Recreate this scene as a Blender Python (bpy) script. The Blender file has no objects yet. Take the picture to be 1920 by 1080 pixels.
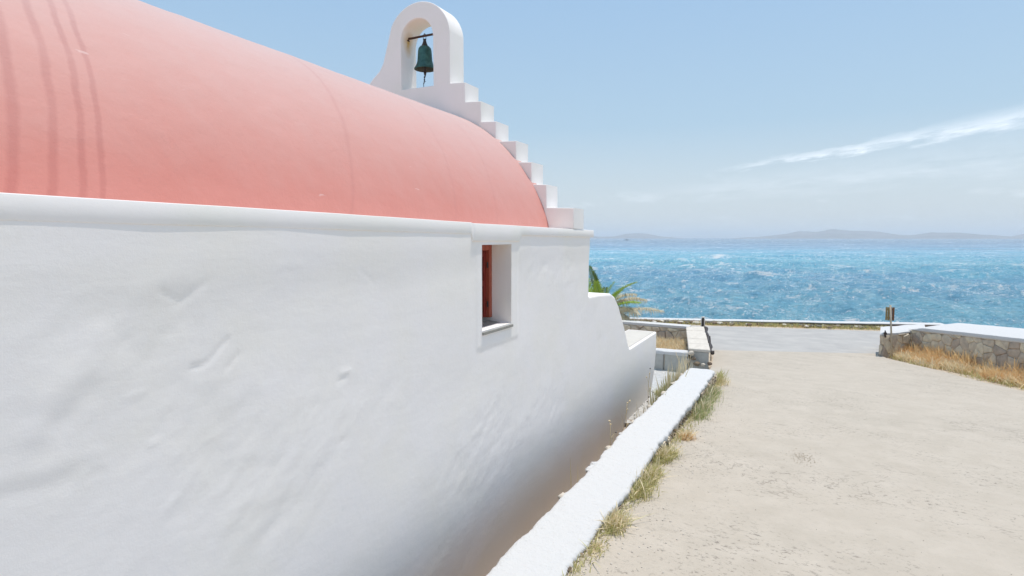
import bpy, math, random
import numpy as np
from mathutils import Vector, Matrix

random.seed(7); rng = np.random.default_rng(7)
scene = bpy.context.scene
COL = scene.collection

# ---------------------------------------------------------------- camera
F_PX, HOR, VPX = 1100.0, 446.0, 1515.0
PITCH = math.atan((540 - HOR) / F_PX)
CP, SP = math.cos(PITCH), math.sin(PITCH)
def _ray0(x, y):
    a = (x - 960) / F_PX; b = (540 - y) / F_PX
    return a, CP + b * SP, -SP + b * CP
_v = _ray0(VPX, HOR); YAW = math.atan2(_v[0], _v[1])
C_, S_ = math.cos(YAW), math.sin(YAW)
CAMZ = 6.0
def ray(x, y):
    r = _ray0(x, y)
    return (r[0] * C_ - r[1] * S_, r[0] * S_ + r[1] * C_, r[2])
def onX(x, y, X): r = ray(x, y); k = X / r[0]; return Vector((X, r[1] * k, CAMZ + r[2] * k))
def onY(x, y, Y): r = ray(x, y); k = Y / r[1]; return Vector((r[0] * k, Y, CAMZ + r[2] * k))
def onZ(x, y, Z): r = ray(x, y); k = (Z - CAMZ) / r[2]; return Vector((r[0] * k, r[1] * k, Z))

cam_d = bpy.data.cameras.new('camera'); cam = bpy.data.objects.new('camera', cam_d); COL.objects.link(cam)
cam_d.sensor_width = 36; cam_d.lens = 36 * F_PX / 1920
cam_d.clip_start = 0.05; cam_d.clip_end = 60000
cam.location = (0, 0, CAMZ)
cam.rotation_euler = (math.pi / 2 - PITCH, 0, YAW)
scene.camera = cam

# ---------------------------------------------------------------- light
SUN = Vector((0.135, 0.16, 0.975)).normalized()
EXPOSURE = 0.49
SUN_STRENGTH = 2.45
SKY_STRENGTH = 0.15
w = bpy.data.worlds.new('World'); scene.world = w; w.use_nodes = True
nt = w.node_tree; nt.nodes.clear()
def N(nt, t, **k):
    n = nt.nodes.new(t)
    for a, b in k.items():
        if a in n.inputs.keys() if isinstance(a, str) else False: n.inputs[a].default_value = b
        else: setattr(n, a, b)
    return n
sky = N(nt, 'ShaderNodeTexSky', sky_type='NISHITA', sun_disc=False)
sky.sun_elevation = math.asin(SUN.z); sky.sun_rotation = math.atan2(SUN.x, SUN.y)
sky.air_density = 1.0; sky.dust_density = 3.0; sky.ozone_density = 1.2; sky.altitude = 0
geo = N(nt, 'ShaderNodeTexCoord')
bg = N(nt, 'ShaderNodeBackground'); bg.inputs[1].default_value = SKY_STRENGTH
out = N(nt, 'ShaderNodeOutputWorld')
# thin veil of high humidity: mixes the sky towards pale blue
veil = N(nt, 'ShaderNodeMix', data_type='RGBA'); veil.inputs[0].default_value = 0.86
nt.links.new(sky.outputs[0], veil.inputs[6])
# clouds: wispy streaks in direction space (stretched along the horizon direction)
sep = N(nt, 'ShaderNodeSeparateXYZ'); nt.links.new(geo.outputs['Generated'], sep.inputs[0])
def M(nt, op, a, b=None, c=None, clamp=False):
    n = nt.nodes.new('ShaderNodeMath'); n.operation = op; n.use_clamp = clamp
    for i, v in enumerate((a, b, c)):
        if v is None: continue
        if isinstance(v, (int, float)): n.inputs[i].default_value = v
        else: nt.links.new(v, n.inputs[i])
    return n.outputs[0]
az = M(nt, 'ARCTAN2', sep.outputs[0], sep.outputs[1])          # azimuth from +Y
el = M(nt, 'ARCSINE', sep.outputs[2])
vr_ = nt.nodes.new('ShaderNodeValToRGB'); nt.links.new(el, vr_.inputs[0])
vr_.color_ramp.elements.new(0.18)
for k_, (p_, c_) in enumerate(((0.0, (3.62, 3.82, 3.78)), (0.18, (2.05, 2.90, 3.62)), (0.45, (1.48, 2.45, 3.70)))):
    vr_.color_ramp.elements[k_].position = p_; vr_.color_ramp.elements[k_].color = (*c_, 1)
nt.links.new(vr_.outputs[0], veil.inputs[7])
def streak(a0, e0, a1, e1, wd0, wd1, seed):
    """a cirrus streak between two sky directions (azimuth/elevation, radians)"""
    L = math.hypot(a1 - a0, e1 - e0); ux, uy = (a1 - a0) / L, (e1 - e0) / L
    da = M(nt, 'SUBTRACT', az, a0); de = M(nt, 'SUBTRACT', el, e0)
    t = M(nt, 'DIVIDE', M(nt, 'ADD', M(nt, 'MULTIPLY', da, ux), M(nt, 'MULTIPLY', de, uy)), L)
    s = M(nt, 'SUBTRACT', M(nt, 'MULTIPLY', de, ux), M(nt, 'MULTIPLY', da, uy))
    no = N(nt, 'ShaderNodeTexNoise'); no.inputs['Scale'].default_value = 1; no.inputs['Detail'].default_value = 6
    no.inputs['Roughness'].default_value = 0.62
    cc = N(nt, 'ShaderNodeCombineXYZ'); nt.links.new(M(nt, 'MULTIPLY', t, L * 18), cc.inputs[0])
    nt.links.new(M(nt, 'MULTIPLY', s, 95), cc.inputs[1]); cc.inputs[2].default_value = seed
    nt.links.new(cc.outputs[0], no.inputs['Vector'])
    wob = M(nt, 'MULTIPLY', M(nt, 'SUBTRACT', no.outputs[0], 0.5), 0.035)
    wd = M(nt, 'ADD', M(nt, 'MULTIPLY', t, wd1 - wd0), wd0)
    q = M(nt, 'DIVIDE', M(nt, 'ABSOLUTE', M(nt, 'ADD', s, wob)), M(nt, 'MAXIMUM', wd, 0.001))
    g = M(nt, 'SUBTRACT', 1.0, q, clamp=True)
    ends = M(nt, 'MULTIPLY', M(nt, 'MULTIPLY', t, 5.0, clamp=True), M(nt, 'MULTIPLY', M(nt, 'SUBTRACT', 1.0, t), 5.0, clamp=True))
    dens = M(nt, 'ADD', M(nt, 'MULTIPLY', no.outputs[0], 3.0), -0.95, clamp=True)
    return M(nt, 'MULTIPLY', M(nt, 'MULTIPLY', M(nt, 'SMOOTH_MIN', g, 1.0, 0.3), ends), dens)
def dirof(x, y):
    r = Vector(ray(x, y)).normalized(); return math.atan2(r.x, r.y), math.asin(r.z)
a, e = dirof(1330, 322); b_, e_ = dirof(2250, 150)
s1 = streak(a, e, b_, e_, 0.003, 0.022, 3.1)
a, e = dirof(1180, 368); b_, e_ = dirof(2250, 250)
s2 = streak(a, e, b_, e_, 0.012, 0.05, 8.4)
# low soft cumulus bank near the horizon, all round
lown = N(nt, 'ShaderNodeTexNoise'); lown.inputs['Scale'].default_value = 1; lown.inputs['Detail'].default_value = 8
lown.inputs['Roughness'].default_value = 0.6
cc = N(nt, 'ShaderNodeCombineXYZ'); nt.links.new(M(nt, 'MULTIPLY', az, 9), cc.inputs[0]); nt.links.new(M(nt, 'MULTIPLY', el, 26), cc.inputs[1])
nt.links.new(cc.outputs[0], lown.inputs['Vector'])
band = M(nt, 'MULTIPLY', M(nt, 'MULTIPLY', M(nt, 'SUBTRACT', 0.125, el), 14.0, clamp=True), M(nt, 'MULTIPLY', M(nt, 'ADD', el, 0.0), 30.0, clamp=True))
cum = M(nt, 'MULTIPLY', M(nt, 'MULTIPLY', M(nt, 'SUBTRACT', lown.outputs[0], 0.57), 4.0, clamp=True), band)
cl = M(nt, 'ADD', M(nt, 'ADD', M(nt, 'MULTIPLY', s1, 0.8), M(nt, 'MULTIPLY', s2, 0.22)), M(nt, 'MULTIPLY', cum, 0.5), clamp=True)
cm = N(nt, 'ShaderNodeMix', data_type='RGBA'); cm.inputs[7].default_value = (5.6, 5.9, 6.3, 1)
nt.links.new(cl, cm.inputs[0]); nt.links.new(veil.outputs[2], cm.inputs[6])
nt.links.new(cm.outputs[2], bg.inputs[0]); nt.links.new(bg.outputs[0], out.inputs[0])

ld = bpy.data.lights.new('sun', 'SUN'); lo = bpy.data.objects.new('sun', ld); COL.objects.link(lo)
ld.energy = SUN_STRENGTH; ld.angle = math.radians(0.53); ld.color = (1.0, 0.95, 0.875)
lo.rotation_euler = SUN.to_track_quat('Z', 'Y').to_euler(); lo.location = (0, 0, 30)

scene.view_settings.view_transform = 'Standard'; scene.view_settings.look = 'None'
scene.view_settings.gamma = 1.0; scene.view_settings.exposure = EXPOSURE
scene.view_settings.use_curve_mapping = False
scene.render.engine = 'CYCLES'
scene.cycles.max_bounces = 10; scene.cycles.diffuse_bounces = 6; scene.cycles.volume_bounces = 1
scene.cycles.caustics_reflective = False; scene.cycles.caustics_refractive = False

# ---------------------------------------------------------------- helpers
def tag(o, label=None, cat=None, group=None, kind=None):
    if label: o['label'] = label
    if cat: o['category'] = cat
    if group: o['group'] = group
    if kind: o['kind'] = kind
    return o
def empty(name, loc, label=None, cat=None, group=None):
    o = bpy.data.objects.new(name, None); COL.objects.link(o); o.location = loc; o.empty_display_size = 0.1
    return tag(o, label, cat, group)
def mesh_obj(name, V, Fc, mat, parent=None, smooth=False, attrs=None):
    """V in world coordinates; the object is parented without moving"""
    me = bpy.data.meshes.new(name)
    V = np.asarray(V, dtype=np.float32).reshape(-1, 3)
    off = np.array(parent.location if parent and parent.type == 'EMPTY' else
                   (parent.parent.location if parent and parent.parent and parent.parent.type == 'EMPTY' else (0, 0, 0)), dtype=np.float32)
    if isinstance(Fc, np.ndarray):
        V2 = V - off; n, k = Fc.shape
        me.vertices.add(len(V2)); me.vertices.foreach_set('co', V2.ravel())
        me.loops.add(n * k); me.loops.foreach_set('vertex_index', Fc.astype(np.int32).ravel())
        me.polygons.add(n); me.polygons.foreach_set('loop_start', np.arange(0, n * k, k, dtype=np.int32))
        me.polygons.foreach_set('loop_total', np.full(n, k, dtype=np.int32))
    else:
        me.from_pydata([tuple(v) for v in (V - off)], [], Fc)
    if smooth: me.polygons.foreach_set('use_smooth', np.ones(len(me.polygons), dtype=bool))
    if attrs:
        for an, arr in attrs.items():
            A = me.attributes.new(an, 'FLOAT', 'POINT'); A.data.foreach_set('value', np.asarray(arr, dtype=np.float32).ravel())
    me.update(calc_edges=True); me.validate()
    me.materials.append(mat)
    o = bpy.data.objects.new(name, me); COL.objects.link(o)
    if parent: o.parent = parent
    return o
def grid_faces(nr, nc, keep=None):
    i = np.arange(nr - 1)[:, None] * nc + np.arange(nc - 1)[None, :]
    f = np.stack([i, i + 1, i + nc + 1, i + nc], -1)
    if keep is not None: f = f[keep]
    return f.reshape(-1, 4)
_lat = {}
def vnoise(x, y, seed=0):
    if seed not in _lat: _lat[seed] = np.random.default_rng(seed).random((256, 256)).astype(np.float32)
    L = _lat[seed]
    xi = np.floor(x).astype(int); yi = np.floor(y).astype(int); fx = x - xi; fy = y - yi
    fx = fx * fx * (3 - 2 * fx); fy = fy * fy * (3 - 2 * fy)
    a = L[xi & 255, yi & 255]; b = L[(xi + 1) & 255, yi & 255]; c = L[xi & 255, (yi + 1) & 255]; d = L[(xi + 1) & 255, (yi + 1) & 255]
    return (a * (1 - fx) + b * fx) * (1 - fy) + (c * (1 - fx) + d * fx) * fy
def fbm(x, y, seed=0, octv=4, rough=0.5):
    s = 0; a = 1; t = 0
    for o in range(octv):
        s = s + a * (vnoise(x * 2 ** o + 17.3 * o, y * 2 ** o + 5.1 * o, seed + o) - 0.5); t += a; a *= rough
    return s / t * 2

class MB:
    """collects boxes, tubes and solids into ONE mesh"""
    def __init__(s): s.V = []; s.F = []
    def add(s, V, F):
        b = len(s.V); s.V += [tuple(v) for v in V]; s.F += [tuple(i + b for i in f) for f in F]
    def box(s, c, sz, rz=0, bev=0.0):
        hx, hy, hz = sz[0] / 2, sz[1] / 2, sz[2] / 2; b = bev
        pts = []
        for z, k in ((-hz, 1), (-hz + b, 0), (hz - b, 0), (hz, 1)) if b else ((-hz, 0), (hz, 0)):
            x, y = hx - b * k, hy - b * k
            if b: ring = [(-x + b, -y), (x - b, -y), (x, -y + b), (x, y - b), (x - b, y), (-x + b, y), (-x, y - b), (-x, -y + b)]
            else: ring = [(-x, -y), (x, -y), (x, y), (-x, y)]
            pts.append([(p[0], p[1], z) for p in ring])
        n = len(pts[0]); V = [p for r in pts for p in r]
        cr, sr = math.cos(rz), math.sin(rz)
        V = [(c[0] + p[0] * cr - p[1] * sr, c[1] + p[0] * sr + p[1] * cr, c[2] + p[2]) for p in V]
        Fs = [tuple(reversed(range(n))), tuple(range((len(pts) - 1) * n, len(pts) * n))]
        for r in range(len(pts) - 1):
            for i in range(n):
                j = (i + 1) % n; Fs.append((r * n + i, r * n + j, (r + 1) * n + j, (r + 1) * n + i))
        s.add(V, Fs)
    def tube(s, pts, rad, n=8, cap=True):
        pts = [Vector(p) for p in pts]; R = rad if isinstance(rad, (list, tuple)) else [rad] * len(pts)
        V = []; Fs = []
        for k, p in enumerate(pts):
            t = (pts[min(k + 1, len(pts) - 1)] - pts[max(k - 1, 0)]).normalized()
            u = t.cross(Vector((0, 0, 1)));
            if u.length < 0.05: u = t.cross(Vector((0, 1, 0)))
            u.normalize(); v = t.cross(u)
            for i in range(n):
                a = 2 * math.pi * i / n; V.append(p + u * (R[k] * math.cos(a)) + v * (R[k] * math.sin(a)))
        for k in range(len(pts) - 1):
            for i in range(n):
                j = (i + 1) % n; Fs.append((k * n + i, k * n + j, (k + 1) * n + j, (k + 1) * n + i))
        if cap: Fs.append(tuple(reversed(range(n)))); Fs.append(tuple(range((len(pts) - 1) * n, len(pts) * n)))
        s.add(V, Fs)
    def lathe(s, prof, c, n=32):
        V = []; Fs = []
        for r, z in prof:
            for i in range(n):
                a = 2 * math.pi * i / n; V.append((c[0] + r * math.cos(a), c[1] + r * math.sin(a), c[2] + z))
        for k in range(len(prof) - 1):
            for i in range(n):
                j = (i + 1) % n; Fs.append((k * n + i, k * n + j, (k + 1) * n + j, (k + 1) * n + i))
        s.add(V, Fs)
    def build(s, name, mat, parent=None, smooth=False): return mesh_obj(name, np.array(s.V), s.F, mat, parent, smooth)
def autosmooth(o, ang=40):
    me = o.data; me.polygons.foreach_set('use_smooth', np.ones(len(me.polygons), dtype=bool))
    me.set_sharp_from_angle(angle=math.radians(ang))

# ---------------------------------------------------------------- materials
def mat(name, base, rough=0.85, spec=0.3, metallic=0.0):
    m = bpy.data.materials.new(name); m.use_nodes = True
    b = m.node_tree.nodes['Principled BSDF']
    b.inputs['Base Color'].default_value = (*base, 1); b.inputs['Roughness'].default_value = rough
    b.inputs['Specular IOR Level'].default_value = spec; b.inputs['Metallic'].default_value = metallic
    return m, m.node_tree, b
def coords(nt, scale=(1, 1, 1), rot=(0, 0, 0), obj=False):
    g = nt.nodes.new('ShaderNodeTexCoord') if obj else nt.nodes.new('ShaderNodeNewGeometry')
    mp = nt.nodes.new('ShaderNodeMapping'); mp.inputs['Scale'].default_value = scale; mp.inputs['Rotation'].default_value = rot
    nt.links.new(g.outputs['Object' if obj else 'Position'], mp.inputs[0]); return mp.outputs[0]
def noise(nt, vec, scale, detail=4, rough=0.55, dist=0.0):
    n = nt.nodes.new('ShaderNodeTexNoise'); n.inputs['Scale'].default_value = scale; n.inputs['Detail'].default_value = detail
    n.inputs['Roughness'].default_value = rough; n.inputs['Distortion'].default_value = dist
    nt.links.new(vec, n.inputs['Vector']); return n.outputs[0]
def ramp(nt, fac, stops):
    r = nt.nodes.new('ShaderNodeValToRGB'); e = r.color_ramp.elements
    while len(e) > len(stops): e.remove(e[-1])
    while len(e) < len(stops): e.new(0.5)
    for k, (p, c) in enumerate(stops): e[k].position = p; e[k].color = (*c, 1) if len(c) == 3 else c
    nt.links.new(fac, r.inputs[0]); return r.outputs[0]
def mix(nt, fac, a, b, blend='MIX'):
    n = nt.nodes.new('ShaderNodeMix'); n.data_type = 'RGBA'; n.blend_type = blend
    for i, v in ((0, fac), (6, a), (7, b)):
        if isinstance(v, (int, float)): n.inputs[i].default_value = v
        elif isinstance(v, tuple): n.inputs[i].default_value = (*v, 1)
        else: nt.links.new(v, n.inputs[i])
    return n.outputs[2]
def bump(nt, b, h, strength=0.3, dist=0.02, prev=None):
    n = nt.nodes.new('ShaderNodeBump'); n.inputs['Strength'].default_value = strength; n.inputs['Distance'].default_value = dist
    nt.links.new(h, n.inputs['Height'])
    if prev is not None: nt.links.new(prev, n.inputs['Normal'])
    nt.links.new(n.outputs[0], b.inputs['Normal']); return n.outputs[0]

# whitewash
def whitewash(name, tint=(0.905, 0.852, 0.822), warm=(0.90, 0.845, 0.79), fine=1.0):
    m, t, b = mat(name, tint, 0.9, 0.15)
    v = coords(t); vd = coords(t, (1, 1, 1), (math.radians(38), 0, 0))
    n1 = noise(t, v, 1.3, 5, 0.6); n2 = noise(t, v, 35, 5, 0.6); n3 = noise(t, v, 160, 3, 0.6)
    c = mix(t, ramp(t, n1, [(0.42, (0, 0, 0)), (0.62, (1, 1, 1))]), tint, warm)
    spots = ramp(t, noise(t, v, 9.5, 8, 0.75), [(0.665, (0, 0, 0)), (0.69, (1, 1, 1))])
    c2 = mix(t, M(t, 'MULTIPLY', spots, 0.35), c, (0.72, 0.71, 0.68))
    t.links.new(c2, b.inputs['Base Color'])
    mpd = t.nodes.new('ShaderNodeMapping'); mpd.inputs['Rotation'].default_value = (math.radians(-40), 0, 0); mpd.inputs['Scale'].default_value = (1, 1.0, 3.6)
    t.links.new(v, mpd.inputs[0])
    n4 = noise(t, mpd.outputs[0], 3.0, 6, 0.55)
    p = bump(t, b, n4, 0.045 * fine, 0.04); p = bump(t, b, n2, 0.07 * fine, 0.012, p); bump(t, b, n3, 0.10 * fine, 0.004, p)
    return m
WHITE = whitewash('whitewash_plaster')
WHITE2 = whitewash('whitewash_trim', (0.905, 0.852, 0.822), (0.87, 0.83, 0.775), 0.6)

def vaultmat():
    m, t, b = mat('red_vault_plaster', (0.62, 0.2, 0.16), 0.75, 0.3)
    v = coords(t)
    n1 = noise(t, v, 0.9, 6, 0.62); n2 = noise(t, v, 6, 6, 0.65); n3 = noise(t, v, 45, 5, 0.65)
    c = mix(t, ramp(t, n1, [(0.3, (0, 0, 0)), (0.7, (1, 1, 1))]), (0.61, 0.215, 0.170), (0.635, 0.245, 0.20))
    # paler towards the crown, blotchy: sunlit brightness painted into the colour
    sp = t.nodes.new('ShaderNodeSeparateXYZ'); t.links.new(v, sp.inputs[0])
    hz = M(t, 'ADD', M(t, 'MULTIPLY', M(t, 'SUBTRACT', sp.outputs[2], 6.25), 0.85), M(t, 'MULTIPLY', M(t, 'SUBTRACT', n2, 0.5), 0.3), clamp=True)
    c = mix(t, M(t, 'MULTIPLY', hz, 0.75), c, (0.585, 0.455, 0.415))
    sc = ramp(t, n3, [(0.60, (0, 0, 0)), (0.75, (1, 1, 1))])
    c = mix(t, M(t, 'MULTIPLY', sc, 0.18), c, (0.55, 0.24, 0.2))
    # vertical day joints between plaster lifts (dark hairline, constant Y)
    jn = noise(t, v, 2.2, 3, 0.5)
    yy = M(t, 'ADD', M(t, 'SUBTRACT', sp.outputs[1], M(t, 'MULTIPLY', M(t, 'SUBTRACT', sp.outputs[2], 6.1), 0.42)), M(t, 'MULTIPLY', M(t, 'SUBTRACT', jn, 0.5), 0.09))
    for y0, wd, st in ((2.84, 0.03, 0.22), (4.05, 0.03, 0.14), (4.75, 0.03, 0.12)):
        d = M(t, 'SUBTRACT', 1.0, M(t, 'DIVIDE', M(t, 'ABSOLUTE', M(t, 'SUBTRACT', yy, y0)), wd), clamp=True)
        c = mix(t, M(t, 'MULTIPLY', d, st), c, (0.45, 0.16, 0.14))
    # darker brushed-on crack repairs near the camera end (irregular painted bands)
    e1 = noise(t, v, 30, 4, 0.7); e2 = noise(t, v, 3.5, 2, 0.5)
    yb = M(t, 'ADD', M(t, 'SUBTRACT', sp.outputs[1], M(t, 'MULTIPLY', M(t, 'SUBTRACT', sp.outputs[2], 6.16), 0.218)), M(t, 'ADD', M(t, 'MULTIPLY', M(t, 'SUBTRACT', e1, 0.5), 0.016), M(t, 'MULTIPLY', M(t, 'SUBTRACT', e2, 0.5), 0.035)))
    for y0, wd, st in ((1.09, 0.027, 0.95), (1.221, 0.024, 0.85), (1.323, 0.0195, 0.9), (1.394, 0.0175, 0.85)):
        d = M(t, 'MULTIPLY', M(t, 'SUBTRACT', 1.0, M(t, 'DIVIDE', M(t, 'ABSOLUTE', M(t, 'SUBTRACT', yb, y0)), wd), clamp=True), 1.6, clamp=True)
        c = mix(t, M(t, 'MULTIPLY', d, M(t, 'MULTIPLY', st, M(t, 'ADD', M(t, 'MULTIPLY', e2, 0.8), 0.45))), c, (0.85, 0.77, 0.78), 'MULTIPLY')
    # hairline cracks and pale scrapes
    cr = noise(t, coords(t, (1, 0.5, 1)), 4.5, 7, 0.65, 0.6)
    hair = M(t, 'SUBTRACT', 1.0, M(t, 'MULTIPLY', M(t, 'ABSOLUTE', M(t, 'SUBTRACT', cr, 0.5)), 160.0), clamp=True)
    c = mix(t, M(t, 'MULTIPLY', M(t, 'MULTIPLY', hair, ramp(t, noise(t, v, 1.2, 2), [(0.52, (0, 0, 0)), (0.6, (1, 1, 1))])), 0.20), c, (0.42, 0.17, 0.14))
    sc2 = ramp(t, noise(t, coords(t, (1, 0.25, 1), (0.2, 0, 0)), 26, 3, 0.5), [(0.74, (0, 0, 0)), (0.77, (1, 1, 1))])
    c = mix(t, M(t, 'MULTIPLY', sc2, 0.4), c, (0.80, 0.60, 0.56))
    t.links.new(c, b.inputs['Base Color'])
    b.inputs['Sheen Weight'].default_value = 0.25; b.inputs['Sheen Roughness'].default_value = 0.5
    p = bump(t, b, n2, 0.16, 0.04); mp = coords(t, (1, 0.35, 1)); p = bump(t, b, noise(t, mp, 22, 5, 0.6), 0.14, 0.01, p); bump(t, b, n3, 0.12, 0.006, p)
    return m
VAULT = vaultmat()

def simple(name, c1, c2, scale=8, rough=0.85, bs=0.3, bd=0.01, spec=0.3, metallic=0, rnd=0.0, detail=6):
    m, t, b = mat(name, c1, rough, spec, metallic)
    v = coords(t)
    n = noise(t, v, scale, detail, 0.62)
    c = mix(t, ramp(t, n, [(0.35, (0, 0, 0)), (0.65, (1, 1, 1))]), c1, c2)
    if rnd:
        oi = t.nodes.new('ShaderNodeObjectInfo')
        h = t.nodes.new('ShaderNodeHueSaturation')
        t.links.new(M(t, 'ADD', M(t, 'MULTIPLY', oi.outputs['Random'], rnd), 1 - rnd / 2), h.inputs['Value'])
        t.links.new(M(t, 'ADD', M(t, 'MULTIPLY', oi.outputs['Random'], 0.03), 0.485), h.inputs['Hue'])
        t.links.new(c, h.inputs['Color']); c = h.outputs[0]
    t.links.new(c, b.inputs['Base Color'])
    bump(t, b, noise(t, v, scale * 5, 5, 0.6), bs, bd)
    return m
STONE = simple('fieldstone', (0.66, 0.55, 0.42), (0.46, 0.39, 0.31), 9, 0.9, 0.6, 0.015, rnd=0.55)
MORTAR = simple('lime_mortar', (0.72, 0.64, 0.54), (0.56, 0.49, 0.40), 14, 0.95, 0.7, 0.02)
CONC = simple('grey_cast_concrete', (0.50, 0.49, 0.45), (0.40, 0.39, 0.35), 6, 0.9, 0.4, 0.01, rnd=0.1)
LEDGE = simple('cream_screed', (0.62, 0.575, 0.51), (0.56, 0.52, 0.46), 5, 0.9, 0.3, 0.006)
CONCTOP = simple('pale_rough_concrete', (0.70, 0.64, 0.56), (0.56, 0.50, 0.43), 9, 0.92, 0.5, 0.012)
SILL = simple('grey_marble_sill', (0.34, 0.32, 0.28), (0.26, 0.245, 0.22), 25, 0.6, 0.2, 0.004)
REDW = simple('red_painted_wood', (0.24, 0.03, 0.02), (0.18, 0.024, 0.016), 20, 0.5, 0.2, 0.003)
REDF = simple('orange_red_frame_paint', (0.40, 0.10, 0.06), (0.33, 0.08, 0.045), 20, 0.5, 0.2, 0.003)
RUST = simple('rusty_iron', (0.10, 0.04, 0.02), (0.05, 0.03, 0.025), 60, 0.8, 0.5, 0.003)
IRON = simple('dark_iron', (0.04, 0.035, 0.035), (0.07, 0.05, 0.04), 60, 0.6, 0.3, 0.002)
WOOD = simple('weathered_wood', (0.30, 0.23, 0.13), (0.22, 0.15, 0.08), 30, 0.8, 0.4, 0.004)
BOARD1 = simple('olive_tan_board', (0.33, 0.25, 0.11), (0.25, 0.18, 0.07), 30, 0.8, 0.3, 0.003)
BOARD2 = simple('brown_board', (0.22, 0.10, 0.05), (0.16, 0.08, 0.04), 30, 0.8, 0.3, 0.003)
POLE = simple('pale_galvanised_pole', (0.50, 0.42, 0.32), (0.42, 0.36, 0.27), 30, 0.6, 0.2, 0.002)
ROPE = simple('grey_rope', (0.10, 0.10, 0.13), (0.16, 0.15, 0.17), 80, 0.9, 0.3, 0.002)
def bronze():
    m, t, b = mat('green_patina_bronze', (0.03, 0.12, 0.10), 0.5, 0.5)
    v = coords(t); n = noise(t, v, 14, 6, 0.65)
    c = mix(t, ramp(t, n, [(0.4, (0, 0, 0)), (0.65, (1, 1, 1))]), (0.02, 0.075, 0.065), (0.05, 0.15, 0.13))
    t.links.new(c, b.inputs['Base Color']); b.inputs['Metallic'].default_value = 0.25
    bump(t, b, noise(t, v, 60, 4, 0.6), 0.2, 0.003); return m
BRONZE = bronze()
BRONZE_IN = simple('brown_bronze_lip', (0.10, 0.085, 0.05), (0.06, 0.055, 0.04), 40, 0.6, 0.2, 0.003, metallic=0.2)

def road_mat():
    m, t, b = mat('beige_concrete_road', (0.45, 0.41, 0.36), 0.92, 0.2)
    v = coords(t)
    big = noise(t, v, 0.5, 6, 0.6); mid = noise(t, v, 3.2, 6, 0.65); fine = noise(t, coords(t, (0.7, 1, 1), (0, 0, 0.4)), 30, 6, 0.78); f2 = noise(t, v, 240, 3, 0.7)
    c = mix(t, ramp(t, big, [(0.3, (0, 0, 0)), (0.7, (1, 1, 1))]), (0.485, 0.42, 0.345), (0.435, 0.38, 0.312))
    c = mix(t, ramp(t, mid, [(0.35, (0, 0, 0)), (0.7, (1, 1, 1))]), c, (0.515, 0.45, 0.375))
    pit = ramp(t, fine, [(0.38, (1, 1, 1)), (0.45, (0, 0, 0))])
    area = ramp(t, noise(t, v, 1.1, 5, 0.65), [(0.45, (0.12, 0.12, 0.12)), (0.62, (1, 1, 1))])
    c = mix(t, M(t, 'MULTIPLY', M(t, 'MULTIPLY', pit, area), 0.85), c, (0.22, 0.19, 0.16))
    # brushed streaks running obliquely, and hair cracks
    mp = coords(t, (0.55, 4.0, 1), (0, 0, math.radians(22)))
    stz = ramp(t, noise(t, mp, 5, 7, 0.7), [(0.62, (0, 0, 0)), (0.72, (1, 1, 1))])
    c = mix(t, M(t, 'MULTIPLY', M(t, 'MULTIPLY', stz, area), 0.65), c, (0.24, 0.21, 0.17))
    ck = noise(t, coords(t, (0.5, 1, 1), (0, 0, 0.35)), 0.9, 6, 0.62, 0.5)
    hair = M(t, 'SUBTRACT', 1.0, M(t, 'MULTIPLY', M(t, 'ABSOLUTE', M(t, 'SUBTRACT', ck, 0.5)), 240.0), clamp=True)
    hm = ramp(t, noise(t, v, 0.8, 3), [(0.50, (0, 0, 0)), (0.58, (1, 1, 1))])
    c = mix(t, M(t, 'MULTIPLY', M(t, 'MULTIPLY', hair, hm), 0.5), c, (0.20, 0.17, 0.14))
    lp = ramp(t, noise(t, v, 26, 4, 0.7), [(0.66, (0, 0, 0)), (0.72, (1, 1, 1))])
    c = mix(t, M(t, 'MULTIPLY', lp, 0.4), c, (0.62, 0.56, 0.48))
    t.links.new(c, b.inputs['Base Color'])
    p = bump(t, b, mid, 0.25, 0.03); p = bump(t, b, fine, 0.5, 0.008, p); bump(t, b, f2, 0.35, 0.003, p)
    return m
ROAD = road_mat()
ASPH = simple('sun_bleached_asphalt', (0.455, 0.43, 0.40), (0.38, 0.36, 0.34), 1.6, 0.9, 0.4, 0.006)
SOIL = simple('dry_brown_soil', (0.46, 0.39, 0.32), (0.37, 0.31, 0.26), 5, 0.95, 0.8, 0.03)
SAND = simple('sandy_verge', (0.58, 0.49, 0.39), (0.44, 0.36, 0.27), 3, 0.95, 0.8, 0.03)
GRAV = simple('white_gravel_ground', (0.80, 0.78, 0.75), (0.62, 0.60, 0.57), 22, 0.95, 1.0, 0.03)
ROCK = simple('brown_shore_rock', (0.27, 0.20, 0.14), (0.15, 0.11, 0.08), 5, 0.9, 0.8, 0.04, rnd=0.4)
DARKPEB = simple('dark_pebble', (0.12, 0.11, 0.10), (0.2, 0.18, 0.16), 30, 0.9, 0.3, 0.004)
def leafmat(name, c1, c2, rough=0.6, tr=0.25):
    m, t, b = mat(name, c1, rough, 0.3)
    v = coords(t); n = noise(t, v, 9, 4, 0.6)
    c = mix(t, ramp(t, n, [(0.35, (0, 0, 0)), (0.65, (1, 1, 1))]), c1, c2)
    t.links.new(c, b.inputs['Base Color'])
    tl = t.nodes.new('ShaderNodeBsdfTranslucent'); t.links.new(c, tl.inputs[0])
    ms = t.nodes.new('ShaderNodeMixShader'); ms.inputs[0].default_value = tr
    o = t.nodes['Material Output']; t.links.new(b.outputs[0], ms.inputs[1]); t.links.new(tl.outputs[0], ms.inputs[2]); t.links.new(ms.outputs[0], o.inputs[0])
    return m
PALMG = leafmat('palm_green', (0.42, 0.54, 0.08), (0.27, 0.40, 0.05))
PALMDK = leafmat('palm_dark_green', (0.09, 0.15, 0.04), (0.15, 0.21, 0.05))
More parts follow.
